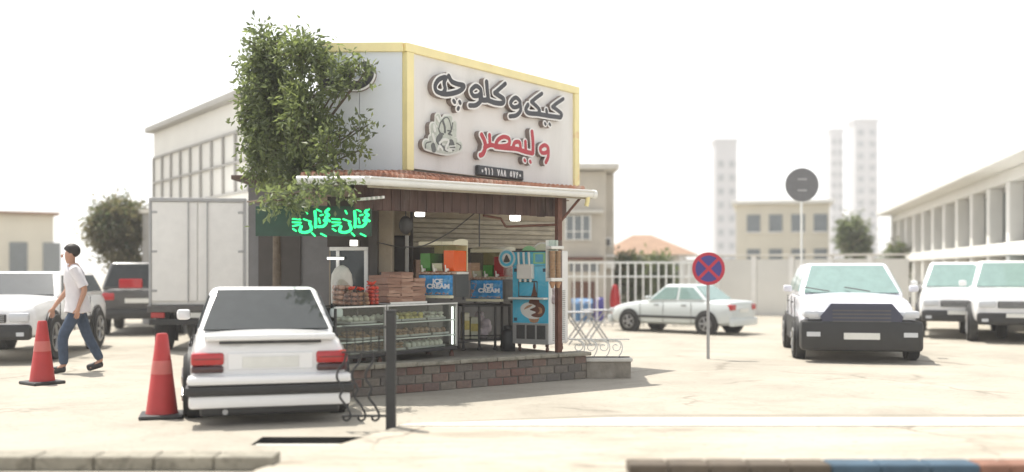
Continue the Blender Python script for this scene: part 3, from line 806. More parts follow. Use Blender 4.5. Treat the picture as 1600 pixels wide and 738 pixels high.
# green LED sign under the left eave
Yn = 11.75
o = thing('led_sign', 'glowing green LED lettering on a dark board under the left eave', 'sign', at(488, 346, Yn))
X_ = lambda px: (px - 488) / F * Yn
Zp = lambda py: (346 - py) / F * Yn
MB().box(X_(398), X_(580), .03, .06, Zp(369), Zp(322), .004).build('board', M['neonboard'], o)
MB().tube([(X_(492), .04, Zp(322)), (X_(492), .04, 2.34 - o.location.z)], .006, 6).build('hanger', M['darkmetal'], o)
MB().tube([(X_(560), .04, Zp(322)), (X_(560), .04, 2.34 - o.location.z)], .006, 6).build('hanger', M['darkmetal'], o)
def N2(pts, dx=0, n=4, closed=False):
    q = [(p.x, p.y) for p in cat_rom([(X_(510 + x_ / 9.222 + dx), Zp(310 + y_ / 9.222)) for x_, y_ in pts], n, closed)]
    if closed: q.append(q[0])
    return q
def glyphs(dx):
    return [N2([(205, 405), (185, 470), (250, 492), (325, 472), (352, 430), (325, 360)], dx), N2([(240, 300), (285, 315)], dx, 2), N2([(310, 325), (345, 335)], dx, 2),
            N2([(402, 190), (412, 300), (408, 415)], dx), N2([(452, 408), (520, 402), (566, 350), (535, 318)], dx), N2([(480, 245), (520, 235)], dx, 2),
            N2([(600, 155), (556, 200), (600, 240), (556, 280), (612, 325)], dx), N2([(80, 296), (190, 305)], dx, 2), N2([(80, 345), (200, 350)], dx, 2), N2([(85, 400), (180, 380)], dx, 2),
            N2([(85, 440), (130, 470)], dx, 2), N2([(360, 500), (400, 540)], dx, 2), N2([(490, 510), (560, 545)], dx, 2), N2([(270, 180), (290, 220)], dx, 2), N2([(430, 160), (490, 190)], dx, 2),
            N2([(460, 290), (475, 355)], dx, 2)]
st = [(g_, .0155 if i in (0, 3, 4, 6) else .0095) for i, g_ in enumerate(glyphs(0))] + [(g_, .0155 if i in (0, 3, 4, 6) else .0095) for i, g_ in enumerate(glyphs(-62))]
vs, fs = stroke_solid(st, .005, 0, .012, .029); MB().add(vs, fs).build('lettering', M['neon'], o)

# ---- glass display cases, parallel to the sign
VC = -.196
def case(s0, s1, label, seed):
    rnd = random.Random(seed)
    L = s1 - s0
    o = thing('display_case', label, 'display case', FS.w(s0, VC, .315), FS.a, 'glass display cases on the shop deck')
    zb, zt, D = .085, .662, .50
    MB().box(0, L, .01, D, zb, zb + .045, .006).build('base', M['darkmetal'], o)
    for x_ in (.06, L - .06):
        for y_ in (.05, D - .05):
            MB().lathe([(.012, 0.0), (.03, .004), (.026, .05), (.016, .06), (.016, zb)], 10, mtx=Matrix.Translation((x_, y_, 0))).build('foot', M['rust'], o, smooth=True)
    for x_, y_ in ((.012, .012), (L - .012, .012), (.012, D - .012), (L - .012, D - .012)):
        MB().box(x_ - .012, x_ + .012, y_ - .012, y_ + .012, zb + .046, zt, .003).build('corner_post', M['steel'] if (y_ < .1 and ((seed == 1) == (x_ < .1) or x_ > .1)) else M['darkmetal'], o)
    MB().box(0, L, -.004, .024, zt + .001, zt + .02, .004).build('top_rail', M['whitemetal'], o)
    MB().box(0, L, D - .024, D, zt + .001, zt + .02, .004).build('top_rail', M['darkmetal'], o)
    MB().box(.001, L - .001, .026, D - .026, zt + .004, zt + .012).build('top_glass', M['glass'], o)
    MB().box(.026, L - .026, .004, .009, zb + .047, zt - .001).build('front_glass', M['glass'], o)
    MB().box(.026, L - .026, D - .014, D - .008, zb + .047, zt - .001).build('back_panel', M['darkmetal'], o)
    for z_ in (.27, .46):
        sh_ = MB().box(.026, L - .026, .03, D - .02, z_, z_ + .007).build('shelf', M['glass'], o)
        MB().box(.026, L - .026, .018, .029, z_ - .004, z_ + .011, .002).build('edge_trim', M['whitemetal'], sh_)
    return o
s_mid = FS.hit(604, 423, VC)[0]
s_r = FS.hit(715, 423, VC)[0]
cA = case(s_mid + .012, s_r, 'glass display case on the right, below the juice dispenser and bread stacks', 1)
cB = case(FS.hit(524, 423, VC)[0], s_mid - .006, 'glass display case on the left, half hidden by the white car and railing', 2)
L = s_r - s_mid - .012
MB().tube([(L - .055, .04, .15), (L - .055, .04, .63)], .014, 10).build('light_tube', M['tubeglow'], cA, smooth=True)

def tray(s, v, z, w, d, m, kind, label, n=14, seed=0):
    rnd = random.Random(seed); big = 1.35
    o = thing('pastry_tray', label, 'tray', FS.w(s, v, z), FS.a, 'trays of pastries in the display cases')
    mb = MB().box(0, w, 0, d, 0, .006)
    mb.box(0, w, 0, .006, .0062, .025).box(0, w, d - .006, d, .0062, .025).box(0, .006, .0062, d - .0062, .0062, .025).box(w - .006, w, .0062, d - .0062, .0062, .025)
    mb.build('tray_pan', M['steel'], o)
    mb = MB()
    nx = max(2, int(w / .078)); ny = max(2, int(d / .08))
    for i in range(nx):
        for j in range(ny):
            for lay in range(2 if kind != 'log' else 1):
                if lay and rnd.random() < .3: continue
                c = ((i + .5) * w / nx + rnd.uniform(-.006, .006), (j + .5) * d / ny + rnd.uniform(-.006, .006), .03 + lay * .042)
                if kind == 'ball': mb.ball(c, .038 * rnd.uniform(.85, 1.1), 1, 1, .75, 2, jitter=.05)
                elif kind == 'log': mb.ball((c[0], c[1], .045), .038, .95, 1.05, 1.0 * rnd.uniform(.8, 1.2), 2, jitter=.05)
                else: mb.ball(c, .04, 1, 1, .55, 2, jitter=.06)
    mb.build('pastries', M[m], o, kind='stuff', smooth=True)
zd = .315
sA = s_mid + .012
vv = VC
T = [(sA + .06, .47, .26, 'whitecake', 'log', 'tray of pale cream cakes on the upper shelf beside the case divider'),
     (sA + .34, .47, .42, 'yellowcake', 'ball', 'tray of yellow pastries on the upper shelf of the right display case'),
     (sA + .80, .47, .34, 'whitecake', 'cookie', 'tray of white iced biscuits at the right end of the upper shelf'),
     (sA + .06, .28, .40, 'cookie', 'cookie', 'tray of brown cookies on the middle shelf near the case divider'),
     (sA + .50, .28, .36, 'cookie', 'ball', 'tray of round brown buns in the middle of the right display case'),
     (sA + .90, .28, .30, 'breadpack', 'log', 'tray of pinkish brown rolls at the right end of the middle shelf'),
     (sA + .45, .133, .68, 'whitecake', 'log', 'long tray of cream rolls on the floor of the right display case'),
     (sA + .06, .133, .34, 'cookie', 'cookie', 'tray of dark cookies on the floor of the right display case'),
     (s_mid - .50, .47, .42, 'whitecake', 'log', 'tray of white cakes on the upper shelf left of the case divider'),
     (s_mid - .48, .28, .42, 'cookie', 'cookie', 'tray of brown cookies on the middle shelf left of the case divider'),
     (s_mid - .50, .133, .42, 'cookie', 'ball', 'tray of round buns on the floor of the left display case')]
for i, (s_, z_, w_, m_, k_, lb) in enumerate(T):
    if s_ + w_ > s_r - .08: w_ = s_r - .08 - s_
    tray(s_, vv + .08, zd + z_ + (.0005 if z_ == .133 else .0085), w_, .30, m_, k_, lb, seed=i)

ZC = .315 + .682 + .002            # top of the cases
# ---- stacks of packed flat bread
tr_s0, _ = FS.hit(596, 470, -.02); tr_s1, _ = FS.hit(650, 470, -.02)
o = thing('white_tray', 'flat white tray under the bread packs on the right display case', 'tray', FS.w(tr_s0, -.17, ZC), FS.a)
wt = tr_s1 - tr_s0 + .04
MB().box(0, wt, 0, .40, 0, .012, .004).box(0, wt, 0, .012, .0122, .026, .003).build('tray_pan', M['whitemetal'], o)
packs = []
for k in range(4):
    bm = bmesh.new(); bmesh.ops.create_cube(bm, size=1)
    bmesh.ops.subdivide_edges(bm, edges=bm.edges[:], cuts=4, use_grid_fill=True)
    rnd = random.Random(k)
    ph = [rnd.uniform(0, 6) for _ in range(4)]
    for v in bm.verts:
        x_, y_, z_ = v.co
        e_ = 1 - .35 * max(abs(x_), abs(y_)) ** 4 * 8
        v.co = Vector((x_ * (1 + .05 * math.sin(7 * y_ + ph[0])), y_ * (1 + .05 * math.sin(6 * x_ + ph[1])), z_ * max(.35, e_) + .06 * math.sin(5 * x_ + ph[2]) * math.cos(4 * y_ + ph[3])))
    packs.append(MB().bm(bm).mesh('bread_pack', M['breadpack' if k % 2 else 'breadpack2'], True))
names = [('left', 9), ('middle', 10), ('right', 8)]
dw = wt / 3
for i, (nm, n) in enumerate(names):
    for j in range(n):
        o = link('bread_pack', random.choice(packs))
        p = FS.w(tr_s0 + dw * (i + .5) - .005, -.17 + .19 + random.uniform(-.012, .012), ZC + .036 + j * .0365)
        o.location = p; o.rotation_euler = (random.uniform(-.05, .05), random.uniform(-.06, .06), FS.a + random.uniform(-.10, .10))
        o.scale = (dw * 1.02, .31, .043)
        place = 'topmost' if j == n - 1 else ('lowest' if j == 0 else None)
        nth = {2: 'second', 3: 'third', 4: 'fourth', 5: 'fifth', 6: 'sixth', 7: 'seventh', 8: 'eighth', 9: 'ninth'}.get(n - j)
        if place: lb = '%s pack of flat brown bread in the %s stack on the white tray' % (place, nm)
        else: lb = 'pack of flat brown bread, %s from the top of the %s stack on the tray' % (nth, nm)
        tag(o, lb, 'bread pack', 'packs of flat bread in the %s stack' % nm)
# ---- bags of cookies on the left case
def cookie_bag(px, py, v, w, h, label, knot, seed, mcol='cookie', rad=.034):
    rnd = random.Random(seed)
    s, z = FS.hit(px, py, v)
    o = thing('cookie_bag', label, 'bag', FS.w(s, v, ZC), FS.a + rnd.uniform(-.3, .3), 'bags of cookies on the left display case')
    mb = MB(); z_ = rad * .8
    while z_ < h * .80:
        k = 1 - .35 * (z_ / h) ** 2
        nn = max(2, int(w * k / (rad * 1.9)))
        for a_ in range(nn):
            for b_ in range(3):
                mb.ball(((a_ - (nn - 1) / 2) * w * k / nn + rnd.uniform(-.006, .006), (b_ - 1) * rad * 1.7 + rnd.uniform(-.006, .006), z_), rad * rnd.uniform(.85, 1.1), 1, 1, .8, 2, jitter=.05)
        z_ += rad * 1.45
    mb.build('cookies', M[mcol], o, kind='stuff', smooth=True)
    prof = [(.62, 0.0), (.98, .04), (1.0, .35), (.9, .65), (.6, .88), (.15, 1.0)]
    fb = MB(); n = 18; vs = []; fs = []
    for r_, zz in prof:
        for k in range(n):
            a_ = 2 * math.pi * k / n; j_ = 1 + rnd.uniform(-.05, .05)
            vs.append((r_ * (w / 2 + .012) * math.cos(a_) * j_, r_ * .10 * math.sin(a_) * j_, zz * h + .001))
    for i in range(len(prof) - 1):
        for k in range(n): fs.append((i * n + k, i * n + (k + 1) % n, (i + 1) * n + (k + 1) % n, (i + 1) * n + k))
    fb.add(vs, fs).build('bag_film', M['bag'], o, smooth=True)
    if knot:
        kn = MB()
        for q in range(7):
            a_ = rnd.uniform(0, 6.28)
            kn.tube([(0, 0, h * .92), (.03 * math.cos(a_), .02 * math.sin(a_), h * 1.02), (.075 * math.cos(a_), .04 * math.sin(a_), h * (1.04 + rnd.uniform(-.10, .12)))], [.012, .016, .004], 6)
        kn.build('red_tie', M['redplastic'], o, smooth=True)
cookie_bag(534, 470, .08, .20, .30, 'large pale bag of round buns at the left end of the left display case', False, 1, 'breadpack', .04)
cookie_bag(549, 475, -.06, .19, .20, 'medium bag of dark cookies with red tie beside the large pale bag', True, 2, 'breadpack2')
cookie_bag(563, 475, -.05, .18, .19, 'short bag of brown cookies with red tie between two other bags', True, 3, 'cookie')
cookie_bag(581, 470, -.03, .12, .25, 'tall narrow bag with bright red top nearest the bread stacks', True, 4, 'redplastic', .03)
# white plastic sack standing behind them
s_, z_ = FS.hit(534, 455, .16)
mb = MB(); vs = []; fs = []; n = 20; prof = [(.8, 0), (1, .05), (1, .55), (.92, .78), (.62, .93), (.22, 1.0), (0, 1.005)]
for r_, zz in prof:
    for k in range(n):
        a_ = 2 * math.pi * k / n
        vs.append((r_ * .125 * math.cos(a_) * (1 + .04 * math.sin(3 * a_ + 4 * zz)), r_ * .11 * math.sin(a_) * (1 + .04 * math.cos(4 * a_)), zz * .46))
for i in range(len(prof) - 1):
    for k in range(n): fs.append((i * n + k, i * n + (k + 1) % n, (i + 1) * n + (k + 1) % n, (i + 1) * n + k))
o = mb.add(vs, fs).build('flour_sack', mat('sack_white', (0.48, 0.46, 0.41), 0.8, 0.12, 9, 0.5, 14), smooth=True)
o.location = FS.w(s_, .16, ZC)
tag(o, 'round topped white sack behind the cookie bags at the left window', 'sack')

# ---- juice dispensers
m_text = mat('print_white', (0.85, 0.86, 0.88), 0.4, 0.02)
m_ice = mat('print_navy', (0.02, 0.06, 0.20), 0.4, 0.2, 20)
m_pebble = mat('print_sweets', (0.36, 0.20, 0.14), 0.5, 0.7, 40, dirt_or_reflection=((0.7, 0.62, 0.5), 38, 0.5, 0.6, 0.9))
def dispenser(px, pyb, Y, rz, liquids, label):
    p = at(px, pyb, Y)
    o = thing('juice_dispenser', label, 'drink dispenser', p, R(rz), 'juice dispensers on the counter')
    Wd, Dd, hb = .50, .44, .325
    MB().box(0, Wd, .012, Dd, .035, hb, .008).build('body', M['darksteel'], o)
    for x_, y_ in ((.05, .06), (Wd - .05, .06), (.05, Dd - .05), (Wd - .05, Dd - .05)):
        MB().lathe([(.018, 0), (.018, .034)], 10, mtx=Matrix.Translation((x_, y_, 0))).build('foot', M['plastic'], o)
    MB().box(-.02, Wd + .005, -.09, .008, .028, .062, .006).build('drip_tray', M['cream'], o)
    fp = MB().box(.012, Wd - .012, .002, .0115, .068, hb - .01, .003).build('front_panel', M['blueprint'], o)
    # printed front: ripples, sweets along the foot and a corner sweep
    for i, ln in enumerate(('ICE', 'CREAM')):
        text_obj('lettering', ln, .078, m_text, fp, (Wd * .56 + .01 * i, -.0012, .235 - i * .062), (R(90), 0, 0), .004, .0008, 1.28 if i else 1.25)
    mb = MB()
    rnd = random.Random(px)
    for q in range(26):
        x_ = .02 + rnd.random() * (Wd - .04); mb.ball((x_, .0, .078 + rnd.uniform(0, .018)), .011, 1, .25, .8, 1)
    for q in range(26):
        f_ = rnd.random(); mb.ball((.025 + .10 * f_ * rnd.random(), .0, .10 + .18 * f_), .010, 1, .25, 1, 1)
    mb.build('sweets_print', m_pebble, fp, kind='stuff')
    MB().box(0.004, Wd - .004, -.012, .10, hb + .001, hb + .03, .006).build('tap_ledge', m_pebble, o)
    MB().box(0, Wd, .11, Dd, hb + .001, hb + .03, .006).build('top_plate', M['offwhite'], o)
    wt_ = Wd / 3
    for i, (lm, lev) in enumerate(liquids):
        x0 = i * wt_ + .006; x1 = (i + 1) * wt_ - .006; zb_ = hb + .032; zt_ = zb_ + .335
        tk = MB()
        prof = [(.02, zb_), (.0, zb_ + .05), (.0, zt_), (Dd - .06, zt_), (Dd - .06, zb_)]
        tk.prism([(x0, y_ + .03, z_) for y_, z_ in prof], (x1 - x0, 0, 0)).build('tank', M['tank'], o)
        if lev > 0:
            lz = zb_ + .006 + (zt_ - zb_ - .02) * lev
            prof = [(.03, zb_ + .006), (.012, zb_ + .05), (.012, lz), (Dd - .075, lz), (Dd - .075, zb_ + .006)]
            MB().prism([(x0 + .008, y_ + .03, z_) for y_, z_ in prof], (x1 - x0 - .016, 0, 0)).build('juice', M[lm], o)
        # domed lid
        ld = MB(); pr = [(.012, zt_ + .001), (.012, zt_ + .022)] + [(.012 + (Dd - .03) * k / 8, zt_ + .022 + .06 * math.sin(math.pi * (.12 + .62 * k / 8))) for k in range(9)] + [(Dd - .02, zt_ + .001)]
        ld.prism([(x0 - .003, y_, z_) for y_, z_ in pr], (x1 - x0 + .006, 0, 0)).build('lid', M['cream'], o)
        tp = MB().box((x0 + x1) / 2 - .016, (x0 + x1) / 2 + .016, -.035, .028, hb + .045, hb + .075, .006)
        tp = tp.build('tap', M['offwhite'], o, smooth=True)
        MB().box((x0 + x1) / 2 - .012, (x0 + x1) / 2 + .012, -.043, -.02, hb + .031, hb + .049, .004).build('spout', M['offwhite'], tp)
        MB().tube([((x0 + x1) / 2, -.037, hb + .06), ((x0 + x1) / 2, -.055, hb + .115)], .008, 8).build('tap_lever', M['offwhite'], tp, smooth=True)
    MB().box(Wd * .02, Wd * .98, Dd - .028, Dd - .006, hb + .035, hb + .42, .005).build('back_plate', M['cream'], o)
    MB().box(Wd + .0005, Wd + .006, .05, Dd - .04, .06, hb - .02, .003).build('side_panel', M['darksteel'], o)
    return o
dispenser(653, 469, 12.95, -24, [('green', .72), ('milk', .32), ('orange', .83)], 'juice dispenser with bright orange right tank standing on the display case')
dispenser(734, 474, 14.0, -24, [('milk', .25), ('green', .5), ('red', .86)], 'juice dispenser with dark red right tank beside the ice cream machine')

# ---- black metal stand under the second dispenser
p0 = at(722, 478, 13.85); 
o = thing('metal_stand', 'black iron rack with open legs beside the display case', 'stand', (p0.x, p0.y, .315), R(12))
Wd, Dd, Hs = .68, .56, pz(475.5, 14.0) - .315
MB().box(0, Wd, 0, Dd, Hs - .03, Hs, .005).build('top', M['darkmetal'], o)
for x_, y_ in ((.02, .02), (.24, .02), (.46, .02), (Wd - .02, .02), (.02, Dd - .02), (Wd - .02, Dd - .02)):
    MB().box(x_ - .016, x_ + .016, y_ - .016, y_ + .016, 0.045, Hs - .031, .003).lathe([(.02, 0), (.032, .012), (.026, .04), (.014, .045)], 10, mtx=Matrix.Translation((x_, y_, 0))).build('leg', M['darkmetal'], o)
MB().box(.04, Wd - .04, .04, Dd - .04, .13, .145).build('lower_shelf', M['darkmetal'], o)
for z_ in (.20,):
    MB().tube([(.037, .02, z_), (Wd - .037, .02, z_)], .009, 6).build('stretcher', M['darkmetal'], o)
# things on its shelf
def onstand(x_, y_, z_): return o.matrix_basis @ Vector((x_, y_, z_))
stand = o
bpy.context.view_layer.update()
mb = MB(); 
for q in range(5): mb.ball((random.uniform(-.05, .05), random.uniform(-.04, .04), .08 + .06 * q), .10 - .008 * q, .9, .8, .9, 2, jitter=.12)
c = mb.build('plastic_sack', mat('sack_pinkish', (0.58, 0.50, 0.52), 0.5, 0.25, 8, 0.8, 12), smooth=True)
c.location = stand.matrix_world @ Vector((.34, .30, .147)); tag(c, 'crumpled whitish plastic sack on the lower shelf of the black rack', 'sack')
c = thing('gas_cylinder', 'black gas cylinder between the rack and the ice cream machine', 'cylinder', stand.matrix_world @ Vector((.60, -.16, 0)))
MB().lathe([(.09, 0), (.10, .012), (.10, .20), (.09, .25), (.06, .285), (.03, .295), (.03, .31)], 20).build('tank', M['plastic'], c, smooth=True)
MB().lathe([(.06, .296), (.062, .345), (.054, .345), (.052, .296)], 18).build('collar', M['plastic'], c, smooth=True)
for i, (x_, h_, mm) in enumerate(((.08, .36, 'cream'), (.20, .30, 'pastelc'))):
    c = thing('carton', ['tall cream carton on the rack beside the display case', 'shorter cream carton next to the tall one on the rack'][i], 'carton', stand.matrix_world @ Vector((x_, .22, .1465)), stand.rotation_euler.z, 'cartons on the black rack')
    MB().box(-.05, .05, -.05, .09, 0, h_, .006).build('box', M[mm], c)
    MB().box(-.051, .051, -.0515, -.0505, h_ * .35, h_ * .7).build('label_band', M['yellowcake'], c)

# ---- soft-serve machine
Ym = 13.75
p = at(800, 541, Ym)
o = thing('ice_cream_machine', 'tall blue fronted soft serve ice cream machine with white louvred side', 'ice cream machine', (p.x, p.y, .36), R(-30))
Wm, Dm = .56, .56
zt = pz(392, Ym) - .36; Z = lambda py: pz(py, Ym) - .36
zb = .06
bpy.context.view_layer.update()
MB().box(.0, Wm, .012, Dm, zb, zt, .012).build('cabinet', M['white'], o)
for x_, y_ in ((.07, .08), (Wm - .07, .08), (.07, Dm - .07), (Wm - .07, Dm - .07)):
    c = MB().lathe([(.028, -.012), (.034, -.008), (.034, .008), (.028, .012)], 14, mtx=Matrix.Translation((x_, y_ + .01, -.008)) @ Matrix.Rotation(R(90), 4, 'Y'))
    c.box(x_ - .018, x_ + .018, y_ - .018, y_ + .02, .024, zb - .001, .003)
    c.build('caster', M['rust'], o, smooth=True)
zg = Z(505); zsf = Z(466); zh = Z(416)
fp = MB().box(.01, Wm - .01, .0, .0115, zg + .006, zh, .004).build('front_panel', M['cyan'], o)
gp_ = MB().box(.01, Wm - .01, -.002, .0115, zb + .004, zg, .004).build('grille_panel', M['steel'], o)
for k in range(3):
    x0 = .07 + k * .155
    mb = MB().box(x0, x0 + .13, -.004, -.0022, zb + .07, zg - .02)
    for q in range(13): mb.box(x0 + .004, x0 + .126, -.009, -.0042, zb + .076 + q * (zg - zb - .10) / 13, zb + .084 + q * (zg - zb - .10) / 13)
    mb.build('grille', M['darksteel'], gp_)
hp_ = MB().box(.0, Wm, -.02, .0118, zh + .003, zt - .004, .008).build('head_panel', M['cyan'], o)
MB().tube([(.005, -.028, zh + .01), (.005, -.028, zt - .01), (Wm - .005, -.028, zt - .01), (Wm - .005, -.028, zh + .01)], .009, 8).build('trim', M['darksteel'], hp_, smooth=True)
MB().box(Wm * .60, Wm * .93, -.026, -.0205, zh + .03, zt - .03, .003).build('display', M['pastelg'], hp_)
MB().box(Wm * .66, Wm * .87, -.029, -.0262, zh + .05, zt - .05, .002).build('screen', mat('machine_screen', (0.12, 0.42, 0.58), 0.3, 0.2), hp_)
tb = MB().box(Wm * .20, Wm * .62, -.075, -.003, Z(436), Z(413), .012).build('tap_block', M['offwhite'], o)
for k in range(3):
    x_ = Wm * (.27 + .14 * k)
    MB().tube([(x_, -.078, Z(416)), (x_, -.095, Z(395))], [.014, .017], 8).build('tap_lever', M['offwhite'], tb, smooth=True)
    MB().lathe([(.013, 0), (.02, .015), (.02, .04)], 10, mtx=Matrix.Translation((x_, -.045, Z(436) - .04))).build('nozzle', M['offwhite'], tb, smooth=True)
MB().tube([(Wm * .20, -.015, Z(440)), (Wm * .20, -.015, Z(463)), (Wm * .70, -.015, Z(463)), (Wm * .70, -.015, Z(440))], .008, 8, closed=True).build('splash_frame', M['darksteel'], o)
MB().box(.01, Wm - .01, -.13, -.002, zsf - .012, zsf + .014, .008).build('shelf', M['offwhite'], o)
# printed ice cream on the front panel: flat shapes a millimetre or two proud
def flat(name, pts, m, y_, par, n=5):
    q = [(p_.x, y_, p_.y) for p_ in cat_rom([(a_, b_) for a_, b_ in pts], n, True)]
    return MB().prism(q, (0, .0012, 0)).build(name, m, par)
cx = Wm * .60
ze = lambda f_: zg + .02 + f_ * (Z(437) - zg - .03)
flat('printed_cone', [(cx - .055, ze(.0)), (cx + .055, ze(.0)), (cx + .075, ze(.16)), (cx - .075, ze(.16))], M['waffle'], -.0015, fp, 2)
flat('printed_cream', [(cx - .20, ze(.36)), (cx - .18, ze(.20)), (cx - .08, ze(.09)), (cx + .06, ze(.09)), (cx + .14, ze(.20)), (cx + .15, ze(.36)), (cx + .02, ze(.47)), (cx - .12, ze(.46))], M['offwhite'], -.0030, fp)
flat('printed_chocolate', [(cx + .02, ze(.12)), (cx + .11, ze(.13)), (cx + .165, ze(.26)), (cx + .15, ze(.40)), (cx + .05, ze(.49)), (cx - .05, ze(.46)), (cx + .03, ze(.38)), (cx - .06, ze(.30)), (cx + .03, ze(.24)), (cx - .04, ze(.17))], M['choc'], -.0045, fp)
flat('printed_swirl', [(cx - .07, ze(.45)), (cx + .08, ze(.45)), (cx + .06, ze(.60)), (cx + .03, ze(.78)), (cx + .005, ze(.98)), (cx - .015, ze(.78)), (cx - .045, ze(.60))], M['choc'], -.0060, fp)
flat('printed_caramel', [(cx + .06, ze(.20)), (cx + .12, ze(.22)), (cx + .12, ze(.33)), (cx + .07, ze(.36)), (cx + .09, ze(.28))], M['waffle'], -.0062, fp)
flat('printed_shade', [(cx - .15, ze(.30)), (cx - .06, ze(.36)), (cx - .02, ze(.42)), (cx - .10, ze(.39))], M['waffle'], -.0046, fp)
for x0, z0 in ((.03, Z(425)), (Wm - .09, Z(425)), (.03, zg + .03)):
    MB().box(x0, x0 + .05, -.0015, -.0002, z0, z0 + .045).build('sticker', M['bluepaint'], fp)
# louvres on the right-hand side
sp = MB().box(Wm + .0005, Wm + .006, .03, Dm - .02, zb + .02, zt - .02, .003).build('side_panel', M['white'], o)
mb = MB()
for k in range(26):
    z0 = zb + .06 + k * .026
    mb.prism([(Wm + .0062, .10, z0), (Wm + .020, .10, z0), (Wm + .0062, .10, z0 + .016)], (0, Dm - .20, 0))
mb.build('louvre', M['offwhite'], sp)
mb = MB()
for k in range(26):
    z0 = zb + .06 + k * .026
    mb.box(Wm + .0062, Wm + .0082, .10, Dm - .10, z0 - .008, z0 - .001)
mb.build('louvre_gap', M['darksteel'], sp)
# round menu boards on top
for (x_, py_, r_, mm, y_, rimm) in ((-.06, 404, .125, 'cyan', -.03, 'offwhite'), (.245, 398, .115, 'pastelg', .03, 'pastelg'), (.425, 396, .145, 'pastelc', .07, 'offwhite')):
    mt = Matrix.Translation((x_, y_, Z(py_))) @ Matrix.Rotation(R(90), 4, 'X')
    d_ = MB().lathe([(r_, -.012), (r_, .010)], 32, mtx=mt).build('round_board', M[rimm], o, smooth=True)
    MB().lathe([(r_ * .86, .0102), (r_ * .86, .0125)], 32, mtx=mt).build('board_face', M[mm], d_, smooth=True)
    if mm == 'cyan':
        MB().lathe([(r_ * .55, .0127), (r_ * .55, .0140)], 24, mtx=mt).build('board_picture', M['offwhite'], d_, smooth=True)
        flat('board_swirl', [(x_ - .04, Z(py_) - .05), (x_ + .05, Z(py_) - .045), (x_ + .03, Z(py_) + .01), (x_ + .0, Z(py_) + .05), (x_ - .03, Z(py_) + .0)], M['darksteel'], y_ - .0155, d_)
    # stem down to the cabinet top
    MB().box(x_ - .012 if x_ > 0 else .004, x_ + .012 if x_ > 0 else .03, y_ + .013 if y_ > 0 else .02, y_ + .024 if y_ > 0 else .03, zt - .1 if x_ < 0 else zt + .001, Z(py_)).build('board_stem', M['steel'], d_)
bpy.context.view_layer.update()
# ---- cone dispenser on the column
tq, zq = FA.hit(869, 440, -.02)
o = thing('cone_dispenser', 'clear wall tube dispenser full of stacked wafer cones on the brown column', 'cone dispenser', FA.w(tq, .0, zq), FA.a)
hc = (440 - 376) / 1600 * 13.1
for x_ in (-.045, .045):
    tb = MB().lathe([(.046, .02), (.046, hc)], 16, mtx=Matrix.Translation((x_, 0, 0))); 
    tb.build('tube', M['glass'], o, smooth=True)
    mb = MB()
    for k in range(12):
        z0 = -.085 + k * .036
        mb.lathe([(.016, z0), (.037, z0 + .06), (.042, z0 + .062), (.042, z0 + .075), (.036, z0 + .075)], 12, mtx=Matrix.Translation((x_, 0, 0)))
    mb.build('wafer_cones', M['waffle'], o, kind='stuff', smooth=True)
for z_, h_ in ((.0, .045), (hc * .78, .04)):
    MB().box(-.105, .105, -.055, .062, z_, z_ + h_, .01).build('holder', M['offwhite'], o)
MB().box(-.10, .10, .063, .069, .0, hc, .002).build('back_board', M['offwhite'], o)
# ---- small clear bag hanging on the machine's side
p = at(864, 462, 13.55)
mb = MB(); 
for q in range(4): mb.ball((random.uniform(-.02, .02), random.uniform(-.012, .012), -.06 + .045 * q), .05 - .006 * q, .9, .5, 1.0, 2, jitter=.15)
c = mb.build('hanging_bag', mat('bag_mauve', (0.45, 0.38, 0.38), 0.5, 0.35, 22, 0.6, 18), smooth=True); c.location = p
tag(c, 'small crumpled mauve bag hanging beside the louvred side of the ice cream machine', 'bag')

# ================================================================== RAILING AND POST IN FRONT
pb = gp(611, 674)
o = thing('iron_railing', 'black iron post with a low rail and curly balusters beside the white car', 'railing', (pb.x, pb.y, 0))
hp_ = pz(487, pb.y)
MB().box(-.042, .042, -.042, .042, 0, hp_, .006).build('post', M['ironpost'], o)
MB().box(-.047, .047, -.047, .047, hp_ + .001, hp_ + .014, .006).build('post_cap', M['ironpost'], o)
zr = pz(650, pb.y)
MB().box(-.43, -.043, -.012, .012, zr - .010, zr + .010, .002).build('rail', M['ironpost'], o)
MB().box(-.43, -.043, -.012, .012, .68, .70, .002).build('rail', M['ironpost'], o)
MB().box(-.43, -.043, -.012, .012, .90, .918, .002).build('rail', M['ironpost'], o)
rod = MB().tube([(0, 0, .701), (0, 0, .899)], .0055, 6).mesh('rod', M['ironpost'])
for k in range(5): link('rod', rod, o, (-.105 - k * .07, 0, 0))
bal = MB().tube(cat_rom([(0.02, 0, .68), (.0, 0, .60), (-.05, 0, .53), (-.06, 0, .46), (-.01, 0, .37), (-.035, 0, .30), (.02, 0, .22), (.055, 0, .15), (.05, 0, .11), (.02, 0, .092), (-.005, 0, .11), (.008, 0, .135), (.028, 0, .128)], 5), .0105, 7).mesh('baluster', M['ironpost'], True)
for x_ in (-.13, -.25, -.38):
    link('baluster', bal, o, (x_ - .03, 0, 0))

